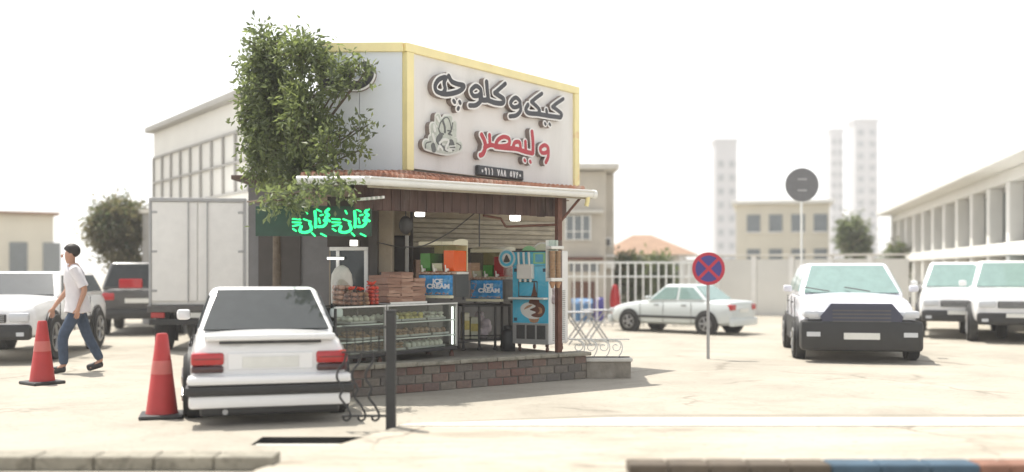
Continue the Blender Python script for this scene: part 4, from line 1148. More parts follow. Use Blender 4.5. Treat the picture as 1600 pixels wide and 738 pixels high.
# ================================================================== RIGHT OF THE SHOP
# low plaster wall with the white scroll railing
Yw = 13.32
xa, xb_ = (916 - CX) / F * Yw, (986 - CX) / F * Yw
o = thing('low_wall', 'low plaster wall with pale coping to the right of the brick plinth', 'wall', (xa, Yw, 0))
MB().box(0, xb_ - xa, 0, .16, 0, .215, .006).build('wall', M['lowplaster'], o)
MB().box(-.002, xb_ - xa + .02, -.03, .19, .216, .258, .008).build('coping', M['kerb'], o)
o = thing('scroll_railing', 'low white iron railing with curled scrolls on the low plaster wall', 'railing', (xa, Yw + .08, .258))
Lr = xb_ - xa - .01; hr = pz(531, Yw) - .258
MB().tube([(0, 0, .012), (Lr, 0, .012)], .009, 6).build('rail', M['ironpost'], o)
MB().tube([(-.22, 0, hr), (Lr, 0, hr)], .009, 6).build('rail', M['whitemetal'], o)
sc_pts = []
for k in range(16):
    a_ = k / 15 * 2.3 * math.pi; r_ = .075 * (1 - .72 * k / 15)
    sc_pts.append((r_ * math.cos(-a_ + 1.57), 0, hr * .60 + r_ * math.sin(-a_ + 1.57)))
stem = [(-.065, 0, .015), (-.02, 0, .04), (.03, 0, .07), (.085, 0, .11)]
spts = cat_rom([(-.05, 0, hr - .01), (.02, 0, hr - .015), (.07, 0, hr - .05), (.085, 0, hr * .5), (.06, 0, .05), (.03, 0, .016)], 5)
scroll = MB().tube(spts, .007, 6).tube(cat_rom(sc_pts, 3), .006, 6).mesh('scroll', M['whitemetal'], True)
for k in range(4): link('scroll', scroll, o, (-.10 + k * .165, 0, 0))

# white bar fence
Yf = 26.0
x0, x1 = (884 - CX) / F * Yf, (1096 - CX) / F * Yf
o = thing('bar_fence', 'white metal fence of upright bars behind the scroll railing', 'fence', (x0, Yf, 0))
zt_, zb_ = pz(409, Yf), .06
MB().box(0, x1 - x0, -.02, .02, zt_ - .05, zt_, .004).build('rail', M['whitemetal'], o)
MB().box(0, x1 - x0, -.018, .018, zt_ - .40, zt_ - .36, .004).build('rail', M['whitemetal'], o)
MB().box(0, x1 - x0, -.02, .02, zb_, zb_ + .05, .004).build('rail', M['whitemetal'], o)
bar = MB().box(-.021, .021, .021, .055, 0, zt_ - .02, .004).mesh('bar', M['whitemetal'])
k = 0
while k * .195 < x1 - x0: link('bar', bar, o, (.02 + k * .195, 0, 0)); k += 1

# neighbour house behind the fence
Yh = 31.0
hx = lambda px, Y=Yh: (px - CX) / F * Y
hz = lambda py, Y=Yh: pz(py, Y)
o = thing('neighbour_house', 'beige plastered house with flat roof and barred upper window behind the white fence', 'house', (hx(868), Yh, 0))
X0 = hx(868)
def H(px0, px1, y0, y1, py0, py1, nm, m, par=None, bev=0.0):
    return MB().box(hx(px0) - X0, hx(px1) - X0, y0, y1, max(0, hz(py1)), hz(py0), bev).build(nm, M[m], par or o)
H(868, 947, 0, 4, 268, 520, 'wall', 'housewall')
H(947.3, 964, .9, 4, 268, 520, 'wall', 'housewall')
H(860, 966, -.35, 4.3, 257, 266, 'roof', 'kerb', bev=.03)
H(868, 942, -.22, -.002, 329, 334, 'ledge', 'kerb', bev=.02)
w_ = H(884, 923, -.02, -.004, 337, 375, 'window', 'palewin')
for px_ in (884, 896.5, 909.5, 922): H(px_ - 1.2, px_ + 1.2, -.06, -.021, 336, 376, 'bar', 'whitemetal', w_)
for py_ in (337, 362, 375): H(883, 923.5, -.058, -.023, py_ - .8, py_ + .8, 'frame', 'offwhite', w_)
H(884, 942, -.30, -.003, 402, 407, 'awning', 'rust', bev=.02)
d_ = H(893, 929, -.03, -.003, 440, 508, 'door', 'rust')
for px_ in (902, 911, 920): H(px_ - .5, px_ + .5, -.045, -.031, 441, 506, 'batten', 'roofbrown', d_)
ac = H(948, 958, .62, .897, 370, 385, 'air_conditioner', 'white', bev=.02)
H(949.5, 956.5, .60, .618, 372.5, 383.5, 'fan_grille', 'darksteel', ac)
H(946, 964, .55, .897, 398, 401, 'ledge', 'white', bev=.01)
H(946, 964, .56, .897, 408, 420, 'awning', 'offwhite', bev=.02)
H(890, 936, -.012, -.003, 412, 425, 'window', 'palewin')
c = thing('blue_tarpaulin', 'blue tarpaulin draped low over a crate behind the white fence', 'tarpaulin', (hx(894, 28), 28, 0))
mb = MB(); vs = []; fs = []
for i in range(13):
    for j in range(7):
        a_ = i / 12; b_ = j / 6
        vs.append((a_ * .58, .1 + (.25 * b_ if b_ > .5 else .04 * math.sin(i * 1.7)), min(.62, b_ * 1.0) + .015 * math.sin(i * 2.1 + j)))
for i in range(12):
    for j in range(6): fs.append((i * 7 + j, (i + 1) * 7 + j, (i + 1) * 7 + j + 1, i * 7 + j + 1))
mb.add(vs, fs).build('sheet', M['tarpblue'], c, smooth=True)
MB().box(.04, .54, .14, .6, 0, .55, .01).build('crate', M['roofbrown'], c)
c = thing('blue_barrel', 'small blue barrel beside the house door behind the fence', 'barrel', (hx(938, 28), 28, 0))
MB().lathe([(.13, 0), (.145, .03), (.15, .2), (.145, .21), (.15, .22), (.15, .42), (.145, .43), (.14, .62), (.10, .66), (0, .665)], 18).build('drum', M['signnavy'], c, smooth=True)
MB().lathe([(.04, .666), (.04, .69)], 10).build('lid', M['plastic'], c)
p = at(961, 470, 25.6)
c = thing('red_banner', 'rounded red cloth hanging on the white fence at its right', 'banner', p)
mb = MB(); vs = []; fs = []
for i in range(7):
    for j in range(9):
        w_ = math.sin(math.pi * (.16 + .7 * j / 8)); vs.append(((i / 6 - .5) * .26 * w_, .04 * math.sin(i * 1.5), -.40 + .8 * j / 8))
for i in range(6):
    for j in range(8): fs.append((i * 9 + j, (i + 1) * 9 + j, (i + 1) * 9 + j + 1, i * 9 + j + 1))
mb.add(vs, fs); nmx = len(mb.v)
bmx = mb.build('cloth', M['redcloth'], c, smooth=True)
md = bmx.modifiers.new('thick', 'SOLIDIFY'); md.thickness = .012
# folded metal tables behind the scroll railing
def xtable(px, Y, label, w_):
    t_ = thing('folding_table', label, 'table', gp(px, HY + EYE * F / Y), R(8), 'folding tables behind the scroll railing')
    h_ = .60
    MB().box(-w_ / 2, w_ / 2, -.25, .25, h_, h_ + .02, .005).build('tabletop', M['galv'], t_)
    for y_ in (-.2, .2):
        MB().tube([(-w_ * .42, y_, 0), (w_ * .42, y_, h_ - .005)], .016, 6).build('leg', M['galv'], t_)
        MB().tube([(w_ * .42, y_ + .034, 0), (-w_ * .42, y_ + .034, h_ - .005)], .016, 6).build('leg', M['galv'], t_)
    MB().tube([(-w_ * .25, -.2, .106), (-w_ * .25, .2, .106)], .012, 6).build('stretcher', M['galv'], t_)
xtable(903, 19.5, 'folding metal table with crossed legs behind the low wall, nearer the brown column', .52)
xtable(932, 20.5, 'folding metal table with crossed legs behind the low wall, nearer the white car', .5)

# ================================================================== VEHICLES
def loft(st, ring):
    """st: list of station tuples, ring(station) -> list of (y, z); returns MB of a closed hull along x"""
    vs = []; fs = []
    for s_ in st:
        for y_, z_ in ring(s_): vs.append((s_[0], y_, z_))
    n = len(ring(st[0]))
    for i in range(len(st) - 1):
        for k in range(n): fs.append((i * n + k, i * n + (k + 1) % n, (i + 1) * n + (k + 1) % n, (i + 1) * n + k))
    fs.append(tuple(range(n - 1, -1, -1))); fs.append(tuple((len(st) - 1) * n + k for k in range(n)))
    return MB().add(vs, fs)

def body_ring(s_):
    x, w, zb, zs, cr = s_            # half width, underside, shoulder height, crown
    h = [(w * .80, zb), (w * .97, zb + (zs - zb) * .10), (w * 1.0, zb + (zs - zb) * .42), (w * .985, zb + (zs - zb) * .68), (w * .93, zs - .035), (w * .80, zs - .004), (w * .40, zs + cr * .8)]
    return h + [(0, zs + cr)] + [(-y, z) for y, z in reversed(h)]

def subsurf_mesh(mb, name, m, lv=1):
    me = mb.mesh(name, m, True)
    o = bpy.data.objects.new('tmp_subd', me); C.objects.link(o)
    md = o.modifiers.new('s', 'SUBSURF'); md.levels = lv; md.render_levels = lv
    me2 = bpy.data.meshes.new_from_object(o.evaluated_get(bpy.context.evaluated_depsgraph_get()))
    bpy.data.objects.remove(o); bpy.data.meshes.remove(me); me2.name = name
    me2.polygons.foreach_set('use_smooth', [True] * len(me2.polygons))
    return me2

def pane(o, name, m, quad, inset=.0, th=.006, n=None):
    """thin solid panel on a planar quad, pushed out along its normal"""
    q = [Vector(p) for p in quad]; c = sum(q, Vector()) / len(q)
    q = [p + (c - p).normalized() * inset for p in q]
    nn = (q[1] - q[0]).cross(q[-1] - q[0]).normalized()
    if n is not None and nn.dot(Vector(n)) < 0: nn = -nn
    return MB().prism([p - nn * .012 for p in q], nn * (th + .012)).build(name, m, o)

def wheel(o, x, y, r, w, side):
    mt = Matrix.Translation((x, y, r)) @ Matrix.Rotation(R(90 if side < 0 else -90), 4, 'X')
    wh = MB().lathe([(r * .62, -w / 2), (r * .95, -w / 2), (r, -w * .35), (r, w * .35), (r * .95, w / 2), (r * .62, w / 2 - .01)], 28, mtx=mt).build('wheel', M['tyre'], o, smooth=True)
    rim = MB().lathe([(r * .64, w / 2 - .03), (r * .64, w / 2 + .001), (r * .58, w / 2 + .002), (r * .54, w / 2 - .025), (r * .14, w / 2 - .012), (.0, w / 2 - .006)], 28, mtx=mt)
    for k in range(5):
        a_ = 2 * math.pi * k / 5
        rim.tube([mt @ Vector((r * .1 * math.cos(a_), r * .1 * math.sin(a_), w / 2 - .004)), mt @ Vector((r * .56 * math.cos(a_), r * .56 * math.sin(a_), w / 2 - .004))], .024, 6)
    rim.build('rim', M['rim'], wh, smooth=True)

def car(name, label, cat, loc, rz, kind, paint, L=4.2, Wd=1.66, H=1.42, glass_='carglass', z_=(.95, .92), detail=True, group=None, sm=1.0, tail='lampred'):
    """+x is forward. kind: sedan / hatch / suv"""
    o = thing(name, label, cat, loc, rz, group)
    hw, hl = Wd / 2, L / 2
    zr, zf = z_                                # shoulder at the rear deck and at the bonnet
    zb = .22 if kind != 'suv' else .34
    r = .30 if kind != 'suv' else .36
    if kind == 'sedan':
        st = [(-hl, hw * .86, zb + .10, zr - .06, .0), (-hl + .05, hw * .94, zb + .04, zr - .01, .012), (-hl + .35, hw * .99, zb, zr, .02), (-hl + 1.0, hw, zb, zr + .01, .02),
              (0, hw, zb, (zr + zf) / 2 + .02, .02), (hl - 1.25, hw * .99, zb, zf + .02, .03), (hl - .55, hw * .97, zb, zf - .06, .045), (hl - .14, hw * .90, zb + .02, zf - .15, .035), (hl, hw * .80, zb + .10, zf - .26, .0)]
        cab = [(-hl + .72, -hl + 1.32), (hl - 1.32, hl - 1.98)]
    elif kind == 'hatch':
        st = [(-hl, hw * .88, zb + .10, zr - .05, .0), (-hl + .06, hw * .95, zb + .04, zr, .01), (-hl + .5, hw * .99, zb, zr + .01, .02), (0, hw, zb, (zr + zf) / 2 + .02, .02),
              (hl - 1.1, hw * .99, zb, zf + .03, .03), (hl - .5, hw * .97, zb, zf - .05, .05), (hl - .12, hw * .92, zb + .02, zf - .16, .04), (hl, hw * .83, zb + .08, zf - .30, .0)]
        cab = [(-hl + .10, -hl + .55), (hl - 1.12, hl - 1.80)]
    else:
        st = [(-hl, hw * .93, zb + .06, zr - .03, .0), (-hl + .05, hw * .97, zb + .02, zr, .01), (-hl + .5, hw, zb, zr + .01, .015), (0, hw, zb, (zr + zf) / 2 + .02, .02),
              (hl - 1.1, hw, zb, zf + .02, .02), (hl - .3, hw * .97, zb, zf - .02, .03), (hl - .08, hw * .94, zb + .02, zf - .10, .02), (hl, hw * .88, zb + .06, zf - .22, .0)]
        cab = [(-hl + .06, -hl + .25), (hl - 1.2, hl - 1.75)]
    link('body', subsurf_mesh(loft(st, body_ring), 'body', M[paint], 1), o)
    (xb0, xt0), (xb1, xt1) = cab
    zbelt0, zbelt1 = zr - .01, zf + .0
    bw, tw = hw * .93, hw * .72
    A = lambda s_, x, y, z: (x, s_ * y, z)
    xm = (xt0 + xt1) / 2
    def ring(s_):
        x0, x1_, yb, yt, zbb, zt = s_
        return None
    # roof + pillars as one solid; the glass sits 6 mm proud of it
    V_ = []
    for s_ in (-1, 1):
        V_ += [A(s_, xb0, bw, zbelt0 - .04), A(s_, xb1, bw, zbelt1 - .04), A(s_, xt1, tw, H - .035), A(s_, xt0, tw, H - .04)]
    bm = bmesh.new(); vv_ = [bm.verts.new(v) for v in V_]
    for f in ((0, 1, 2, 3), (7, 6, 5, 4), (0, 4, 5, 1), (1, 5, 6, 2), (3, 2, 6, 7), (0, 3, 7, 4)): bm.faces.new([vv_[i] for i in f])
    bmesh.ops.recalc_face_normals(bm, faces=bm.faces[:])
    bmesh.ops.bevel(bm, geom=[e for e in bm.edges], offset=.075, segments=4, affect='EDGES', profile=.5)
    MB().bm(bm).build('roof', M[paint], o, smooth=True)
    gl = M[glass_]
    def lerp(a, b, t): return Vector(a).lerp(Vector(b), t)
    # windscreen and rear window
    for nm, xb, xt, zbl, nx in (('windscreen', xb1, xt1, zbelt1, 1), ('rear_window', xb0, xt0, zbelt0, -1)):
        q = [Vector((xb, -bw, zbl)), Vector((xb, bw, zbl)), Vector((xt, tw, H - .035)), Vector((xt, -tw, H - .035))]
        c = sum(q, Vector()) / 4
        q = [c + Vector(((p.x - c.x) * .84, (p.y - c.y) * .885, (p.z - c.z) * .84)) for p in q]
        pane(o, nm, gl, q, 0, .004, (nx, 0, .3))
    for s_ in (-1, 1):
        b0, b1, t1, t0 = Vector((xb0, s_ * bw, zbelt0)), Vector((xb1, s_ * bw, zbelt1)), Vector((xt1, s_ * tw, H - .035)), Vector((xt0, s_ * tw, H - .04))
        for k, (f0, f1) in enumerate(((.06, .46), (.50, .93))):
            g0, g1 = (f0, f1)
            q = [b0.lerp(b1, g0).lerp(t0.lerp(t1, g0), .10), b0.lerp(b1, g1).lerp(t0.lerp(t1, g1), .10), b0.lerp(b1, g1).lerp(t0.lerp(t1, g1), .84), b0.lerp(b1, g0).lerp(t0.lerp(t1, g0), .84)]
            pane(o, 'side_window', gl, q, .01, .004, (0, s_, .2))
        # mirror, handles, sill strip
        mb = MB().box(xb1 - .30, xb1 - .14, s_ * (hw + .02) if s_ > 0 else -hw - .16, hw + .16 if s_ > 0 else -hw - .02, zf + .05, zf + .16, .03)
        mb.build('mirror', M[paint], o, smooth=True)
        if detail:
            for f0 in (-hl * .32, hl * .12):
                MB().box(f0, f0 + .16, s_ * (hw + .002) - .015, s_ * (hw + .002) + .015, zr - .16, zr - .13, .008).build('handle', M['plastic'], o)
            MB().box(-hl * .62, hl * .60, s_ * (hw - .002) - .012, s_ * (hw - .002) + .012, zb + .20, zb + .27, .008).build('side_strip', M['plastic'], o)
            for f0 in (-hl * .40, hl * .05, hl * .43):
                MB().box(f0, f0 + .008, s_ * hw * .992 - .006, s_ * hw * .992 + .006, zb + .06, zr - .05).build('door_gap', M['plastic'], o)
        # wheels and arches
        for x_ in (-hl + .78, hl - .80):
            mt = Matrix.Translation((x_, s_ * (hw - .06), r + .01)) @ Matrix.Rotation(R(90), 4, 'X')
            MB().lathe([(r + .055, -.068), (r + .055, .068)], 28, mtx=mt).build('wheel_arch', M['plastic'], o, smooth=True)
            wheel(o, x_, s_ * (hw - .045), r, .19, s_)
    # front
    zg = zf - .30
    MB().box(hl - .10, hl + .05, -hw * .90, hw * .90, zb + .02, zb + .25, .05).build('front_bumper', M[paint] if kind != 'suv' else M['plastic'], o, smooth=True)
    MB().box(hl - .05, hl + .056, -hw * .62, hw * .62, zb + .06, zb + .16, .015).build('air_intake', M['plastic'], o)
    gr = MB().box(hl - .10, hl + .022, -hw * .46, hw * .46, zg - .06, zg + .07, .02).build('grille', M['plastic'], o)
    for k in range(4): MB().box(hl + .0225, hl + .03, -hw * .44, hw * .44, zg - .045 + k * .028, zg - .034 + k * .028).build('grille_bar', M['galv'], gr)
    for s_ in (-1, 1):
        y0, y1 = sorted((s_ * hw * .50, s_ * hw * .86))
        hlmp = MB().box(hl - .22, hl + .012, y0, y1, zg - .05, zg + .085, .03).build('headlight', M['lampclear'], o, smooth=True)
        y0, y1 = sorted((s_ * hw * .66, s_ * hw * .80))
        MB().box(hl + .05, hl + .058, y0, y1, zb + .08, zb + .14, .01).build('fog_lamp', M['lampclear'], o)
    MB().box(hl + .051, hl + .062, -.25, .25, zb + .165, zb + .245, .004).build('number_plate', M['plate'], o)
    # rear
    if detail != 'own_rear':
        MB().box(-hl - .06, -hl + .10, -hw * .92, hw * .92, zb + .02, zb + .24, .05).build('rear_bumper', M[paint] if kind != 'suv' else M['plastic'], o, smooth=True)
        for s_ in (-1, 1):
            y0, y1 = sorted((s_ * hw * .58, s_ * hw * .90))
            MB().box(-hl - .012, -hl + .20, y0, y1, zr - .26, zr - .10, .03).build('tail_light', M[tail], o, smooth=True)
        MB().box(-hl - .012, -hl + .02, -.26, .26, zr - .32, zr - .22, .004).build('number_plate', M['plate'], o)
    return o

# the white saloon whose rear shows beside the railing
car_p = gp(430, 652)
o = car('parked_car', 'white saloon seen from behind, parked beside the black iron railing', 'car', (-2.20 - .276 * 1.80, 9.34 + .961 * 1.80, 0), R(90 + 16), 'sedan', 'carwhite', L=3.6, Wd=1.46, H=1.27, z_=(.80, .82), detail='own_rear', tail='lampred')
hl, hw = 1.8, .73
zr = .80
MB().box(-hl - .035, -hl + .16, -hw * .80, hw * .80, zr - .035, zr + .022, .018).build('boot_spoiler', M['carwhite'], o, smooth=True)
MB().box(-hl - .024, -hl - .002, -hw * .62, hw * .62, zr - .062, zr - .040, .004).build('spoiler_slot', M['plastic'], o)
for s_ in (-1, 1):
    y0, y1 = sorted((s_ * hw * .56, s_ * hw * .955))
    tl = MB().box(-hl - .018, -hl + .22, y0, y1, .545, .66, .025).build('tail_light', M['lampred'], o, smooth=True)
    MB().box(-hl - .019, -hl + .21, y0 + .004, y1 - .004, .475, .543, .02).build('lamp_base', M['lampsmoke'], tl, smooth=True)
    MB().box(-hl - .0185, -hl - .0165, y0 + .03, y1 - .03, .60, .608).build('lens_rib', M['lampsmoke'], tl)
MB().box(-hl - .008, -hl + .05, -hw * .52, hw * .52, .50, .655, .01).build('boot_panel', M['carwhite'], o)
MB().box(-hl - .018, -hl - .0085, -.25, .25, .52, .62, .004).build('number_plate', M['plate'], o)
MB().box(-hl - .10, -hl + .2, -hw * 1.0, hw * 1.0, .37, .455, .035).build('rear_bumper', M['carwhite'], o, smooth=True)
MB().box(-hl - .115, -hl + .22, -hw * 1.02, hw * 1.02, .285, .366, .02).build('bumper_strip', M['plastic'], o, smooth=True)
MB().box(-hl - .085, -hl + .2, -hw * .98, hw * .98, .165, .282, .03).build('bumper_skirt', M['carwhite'], o, smooth=True)
MB().box(-hl - .03, -hl + .3, -hw * .85, hw * .85, .09, .20, .03).build('underbody', M['plastic'], o)
MB().tube([(-hl - .06, .40, .13), (-hl + .3, .40, .13)], .025, 10).build('exhaust', M['galv'], o)

def cam_rz(px, Y, yaw):
    """heading that faces the camera, turned by yaw"""
    p = at(px, HY, Y); return math.atan2(-p.y, -p.x) + R(yaw)
def put(px, py):
    return gp(px, py)
# right: the hatchback coming towards us and its neighbours
p = gp(1336, 566)
o = car('approaching_car', 'silver white hatchback with navy grille facing the camera on the right', 'car', p + Vector((.42, 1.75, 0)), math.atan2(-1, -.20), 'hatch', 'carlilac', L=3.9, Wd=1.80, H=1.56, glass_='carglass_teal', z_=(1.02, 1.0))
hl, hw = 1.95, .90
MB().prism([(hl - .16, -.44, .90), (hl - .16, .44, .90), (hl - .16, .60, .70), (hl - .16, .56, .585), (hl - .16, -.56, .585), (hl - .16, -.60, .70)], (.215, 0, 0)).build('grille_surround', M['carblue'], o)
for k in range(4): MB().box(hl + .0555, hl + .062, -.42, .42, .62 + k * .055, .64 + k * .055).build('grille_slat', M['darksteel'], o)
MB().box(hl - .28, hl + .078, -hw * .985, hw * .985, .18, .645, .06).build('lower_bumper', M['plastic'], o, smooth=True)
for s_ in (-1, 1):
    y0, y1 = sorted((s_ * .60, s_ * .80)); MB().box(hl + .0785, hl + .085, y0, y1, .40, .47, .003).build('fog_lamp', M['lampclear'], o)
    y0, y1 = sorted((s_ * .61, s_ * .84)); MB().box(hl - .25, hl + .03, y0, y1, .68, .79, .03).build('headlight', M['lampclear'], o, smooth=True)
    MB().box(-hl * .62, hl * .60, s_ * hw * .995 - .012, s_ * hw * .995 + .012, .24, .64, .01).build('side_cladding', M['plastic'], o)
MB().box(hl + .0785, hl + .090, -.26, .26, .36, .46, .004).build('number_plate', M['plate'], o)
for y_ in (-.35, .28): MB().tube([(hl - 1.06, y_, 1.065), (hl - 1.22, y_ - .38, 1.13)], .009, 5).build('wiper', M['plastic'], o)
p = gp(1520, 531)
car('parked_pickup', 'white high fronted car with black bumper, parked left of the rightmost car', 'car', p + Vector((.6, 2.0, 0)), math.atan2(-1, -.42), 'suv', 'carwhite', L=4.2, Wd=1.66, H=1.62, glass_='carglass_teal', z_=(1.02, 1.02), group='white cars parked on the right')
p = gp(1612, 538)
car('parked_car', 'white car cut by the right edge of the picture', 'car', p + Vector((.5, 1.9, 0)), math.atan2(-1, -.38), 'suv', 'carwhite', L=4.2, Wd=1.68, H=1.64, glass_='carglass_teal', z_=(1.03, 1.04), group='white cars parked on the right')
o = car('parked_car', 'pale grey car side on in front of the white bar fence', 'car', (3.85, 23.4, 0), R(180 - 40), 'sedan', 'cargrey', L=4.2, Wd=1.66, H=1.40, glass_='carglass_teal', z_=(.93, .88))
o.scale = (.76, .76, .80)
# left
car('parked_car', 'white car at the left edge facing the camera behind the left cone', 'car', (-8.15, 17.2, 0), math.atan2(-1, .12), 'suv', 'carwhite', L=4.0, Wd=1.62, H=1.42, z_=(1.0, .98))
o = car('dark_car', 'charcoal car with red rear lights parked beyond the walking man', 'car', (-8.55, 24.0, 0), R(90 + 14), 'suv', 'cardark', L=4.0, Wd=1.62, H=1.62, z_=(1.02, 1.0))
MB().box(-2.02, -1.98, -.10, .38, 1.02, 1.22, .02).build('brake_light', M['lampred'], o)
# white box truck, doors towards us
p = gp(309, 549)
o = thing('box_truck', 'white box truck seen from behind with closed rear doors beside the tree', 'truck', (p.x, p.y, 0), R(8))
bw, zb, zt = .82, .80, 2.66
MB().box(-bw, bw, .03, 3.2, zb, zt, .02).build('cargo_box', M['white'], o)
for s_ in (-1, 1):
    x0, x1 = sorted((s_ * .012, s_ * (bw - .05)))
    d_ = MB().box(x0, x1, .004, .029, zb + .07, zt - .07, .008).build('rear_door', M['white'], o)
    MB().tube([(s_ * .16, -.015, zb + .05), (s_ * .16, -.015, zt - .05)], .012, 6).build('lock_rod', M['galv'], d_)
    for z_ in (zb + .25, (zb + zt) / 2, zt - .25): MB().box(s_ * (bw - .09) - .05, s_ * (bw - .09) + .05, -.004, .0035, z_ - .02, z_ + .02, .002).build('hinge', M['galv'], d_)
    MB().box(s_ * (bw - .022) - .022, s_ * (bw - .022) + .022, -.004, .029, zb, zt, .004).build('frame_post', M['galv'], o)
    x0, x1 = sorted((s_ * .55, s_ * .78)); MB().box(x0, x1, -.03, .02, .58, .68, .01).build('tail_light', M['lampred'], o)
    mt = Matrix.Translation((s_ * .66, .62, .33)) @ Matrix.Rotation(R(90), 4, 'Y')
    MB().lathe([(.16, -.11), (.31, -.12), (.33, -.09), (.33, .09), (.31, .12), (.16, .11)], 24, mtx=mt).build('wheel', M['tyre'], o, smooth=True)
    mt = Matrix.Translation((s_ * .70, 3.9, .33)) @ Matrix.Rotation(R(90), 4, 'Y')
    MB().lathe([(.16, -.09), (.31, -.10), (.33, -.07), (.33, .07), (.31, .10), (.16, .09)], 24, mtx=mt).build('wheel', M['tyre'], o, smooth=True)
    MB().box(s_ * .66 - .16, s_ * .66 + .16, .98, 1.0, .12, .58).build('mud_flap', M['plastic'], o)
MB().box(-.80, .80, -.02, .06, zt - .066, zt + .002, .008).build('top_rail', M['galv'], o)
MB().box(-.84, .84, -.05, .05, zb - .12, zb - .002, .012).build('chassis_beam', M['darksteel'], o)
MB().box(-.80, .80, -.08, .0, .46, .56, .012).build('rear_bumper', M['plastic'], o)
MB().box(-.25, .25, -.032, -.002, .58, .67, .004).build('number_plate', M['plate'], o)
MB().box(-.36, .36, .05, 4.2, .50, zb - .002, .02).build('chassis', M['darksteel'], o)
MB().box(-.78, .78, 3.3, 4.6, .45, 2.1, .12).build('cab', M['white'], o, smooth=True)
# motorcycle between the cars on the right
p = gp(1441, 492)
o = thing('motorcycle', 'dark motorcycle standing between the approaching hatchback and the white cars', 'motorcycle', (p.x, p.y, 0), R(75))
for x_ in (-.62, .62):
    mt = Matrix.Translation((x_, 0, .30)) @ Matrix.Rotation(R(90), 4, 'X')
    MB().lathe([(.22, -.05), (.29, -.05), (.30, 0), (.29, .05), (.22, .05)], 22, mtx=mt).lathe([(.22, -.01), (.04, -.03), (.04, .03), (.22, .01)], 12, mtx=mt).build('wheel', M['tyre'], o, smooth=True)
MB().ball((.12, 0, .80), .18, 1.5, .8, .75, 2).build('fuel_tank', M['cardark'], o, smooth=True)
MB().box(-.62, -.02, -.12, .12, .74, .83, .035).build('seat', M['plastic'], o, smooth=True)
MB().box(-.22, .25, -.14, .14, .30, .64, .04).build('engine', M['darksteel'], o, smooth=True)
MB().tube([(.62, .08, .30), (.42, .08, .95)], .025, 8).tube([(.62, -.08, .30), (.42, -.08, .95)], .025, 8).build('fork', M['galv'], o, smooth=True)
MB().tube([(.34, -.36, 1.04), (.42, -.12, 1.0), (.42, .12, 1.0), (.34, .36, 1.04)], .018, 8).build('handlebar', M['darkmetal'], o, smooth=True)
MB().lathe([(0, -.06), (.08, -.04), (.09, .03), (.0, .05)], 14, mtx=Matrix.Translation((.55, 0, .86)) @ Matrix.Rotation(R(90), 4, 'Y')).build('headlight', M['lampclear'], o, smooth=True)
MB().tube([(-.62, 0, .30), (-.15, 0, .45)], .03, 8).build('swing_arm', M['darksteel'], o)

# ================================================================== CONES, ROAD SIGNS
def cone(p, h, label):
    o = thing('traffic_cone', label, 'traffic cone', p, random.uniform(0, 1), 'traffic cones on the left')
    MB().box(-.20, .20, -.20, .20, 0, .04, .015).build('base', M['plastic'], o)
    MB().lathe([(.150, .041), (.145, .06), (.055, h - .02), (.045, h), (.0, h + .002)], 28).build('cone', M['cone'], o, smooth=True)
    f = lambda z: .146 - (.091) * (z - .06) / (h - .08) + .0015
    MB().lathe([(f(h * .52), h * .52), (f(h * .68), h * .68)], 28).build('band', M['conepale'], o, smooth=True)
cone(gp(253, 652), .80, 'red traffic cone nearest the camera, in front of the box truck')
cone(gp(66, 600), .78, 'red traffic cone at the far left, beside the white car')

def round_sign(px, py, Y, r, label, name, faces_us):
    z = pz(py, Y)
    o = thing(name, label, 'road sign', ((px - CX) / F * Y, Y, 0), 0)
    MB().tube([(0, .03, 0), (0, .03, z + r * .7)], .026, 10).build('pole', M['galv'] if faces_us else M['whitemetal'], o, smooth=True)
    mt = Matrix.Translation((0, 0, z)) @ Matrix.Rotation(R(90), 4, 'X')
    d_ = MB().lathe([(r, -.002), (r, .008)], 36, mtx=mt).build('disc', M['dullgrey'] if not faces_us else M['signred'], o, smooth=True)
    if faces_us:
        MB().lathe([(r * .80, .0082), (r * .80, .0105)], 36, mtx=mt).build('blue_field', M['signnavy'], d_, smooth=True)
        mt2 = mt @ Matrix.Rotation(R(45), 4, 'Z')
        for a_ in (45, -45):
            m_ = mt @ Matrix.Rotation(R(a_), 4, 'Z')
            q = .0122 + (.0012 if a_ > 0 else 0)
            MB().box(-r * .81, r * .81, -r * .09, r * .09, .0107, q, mtx=m_).build('red_bar', M['signred'], d_)
    else:
        for z_ in (-.12, .12): MB().box(-.10, .10, -.022, -.009, z + z_ - .02, z + z_ + .02, .003).build('bracket', M['galv'], d_)
round_sign(1107, 420, 16.2, .26, 'round red and blue no stopping sign on a grey pole', 'no_stopping_sign', True)
round_sign(1253, 289, 22.0, .36, 'round dark backed road sign on a tall pale pole behind the hatchback', 'road_sign', False)

# ================================================================== THE WALKING MAN
def skin_mesh(name, verts, edges, radii, root, m, lv=2):
    me = bpy.data.meshes.new(name + '_skeleton'); me.from_pydata(verts, edges, [])
    o = bpy.data.objects.new('tmp_skin', me); C.objects.link(o)
    o.modifiers.new('skin', 'SKIN'); sd = o.modifiers.new('sub', 'SUBSURF'); sd.levels = lv; sd.render_levels = lv
    for i, r_ in enumerate(radii):
        d_ = me.skin_vertices[0].data[i]; d_.radius = r_ if hasattr(r_, '__len__') else (r_, r_); d_.use_root = (i == root)
    me2 = bpy.data.meshes.new_from_object(o.evaluated_get(bpy.context.evaluated_depsgraph_get()))
    bpy.data.objects.remove(o); bpy.data.meshes.remove(me)
    me2.name = name; me2.materials.clear(); me2.materials.append(m)
    me2.polygons.foreach_set('use_smooth', [True] * len(me2.polygons))
    return me2
pm = gp(122, 582)
o = thing('person', 'man in white shirt and blue jeans walking between the two red cones', 'person', pm, R(205))
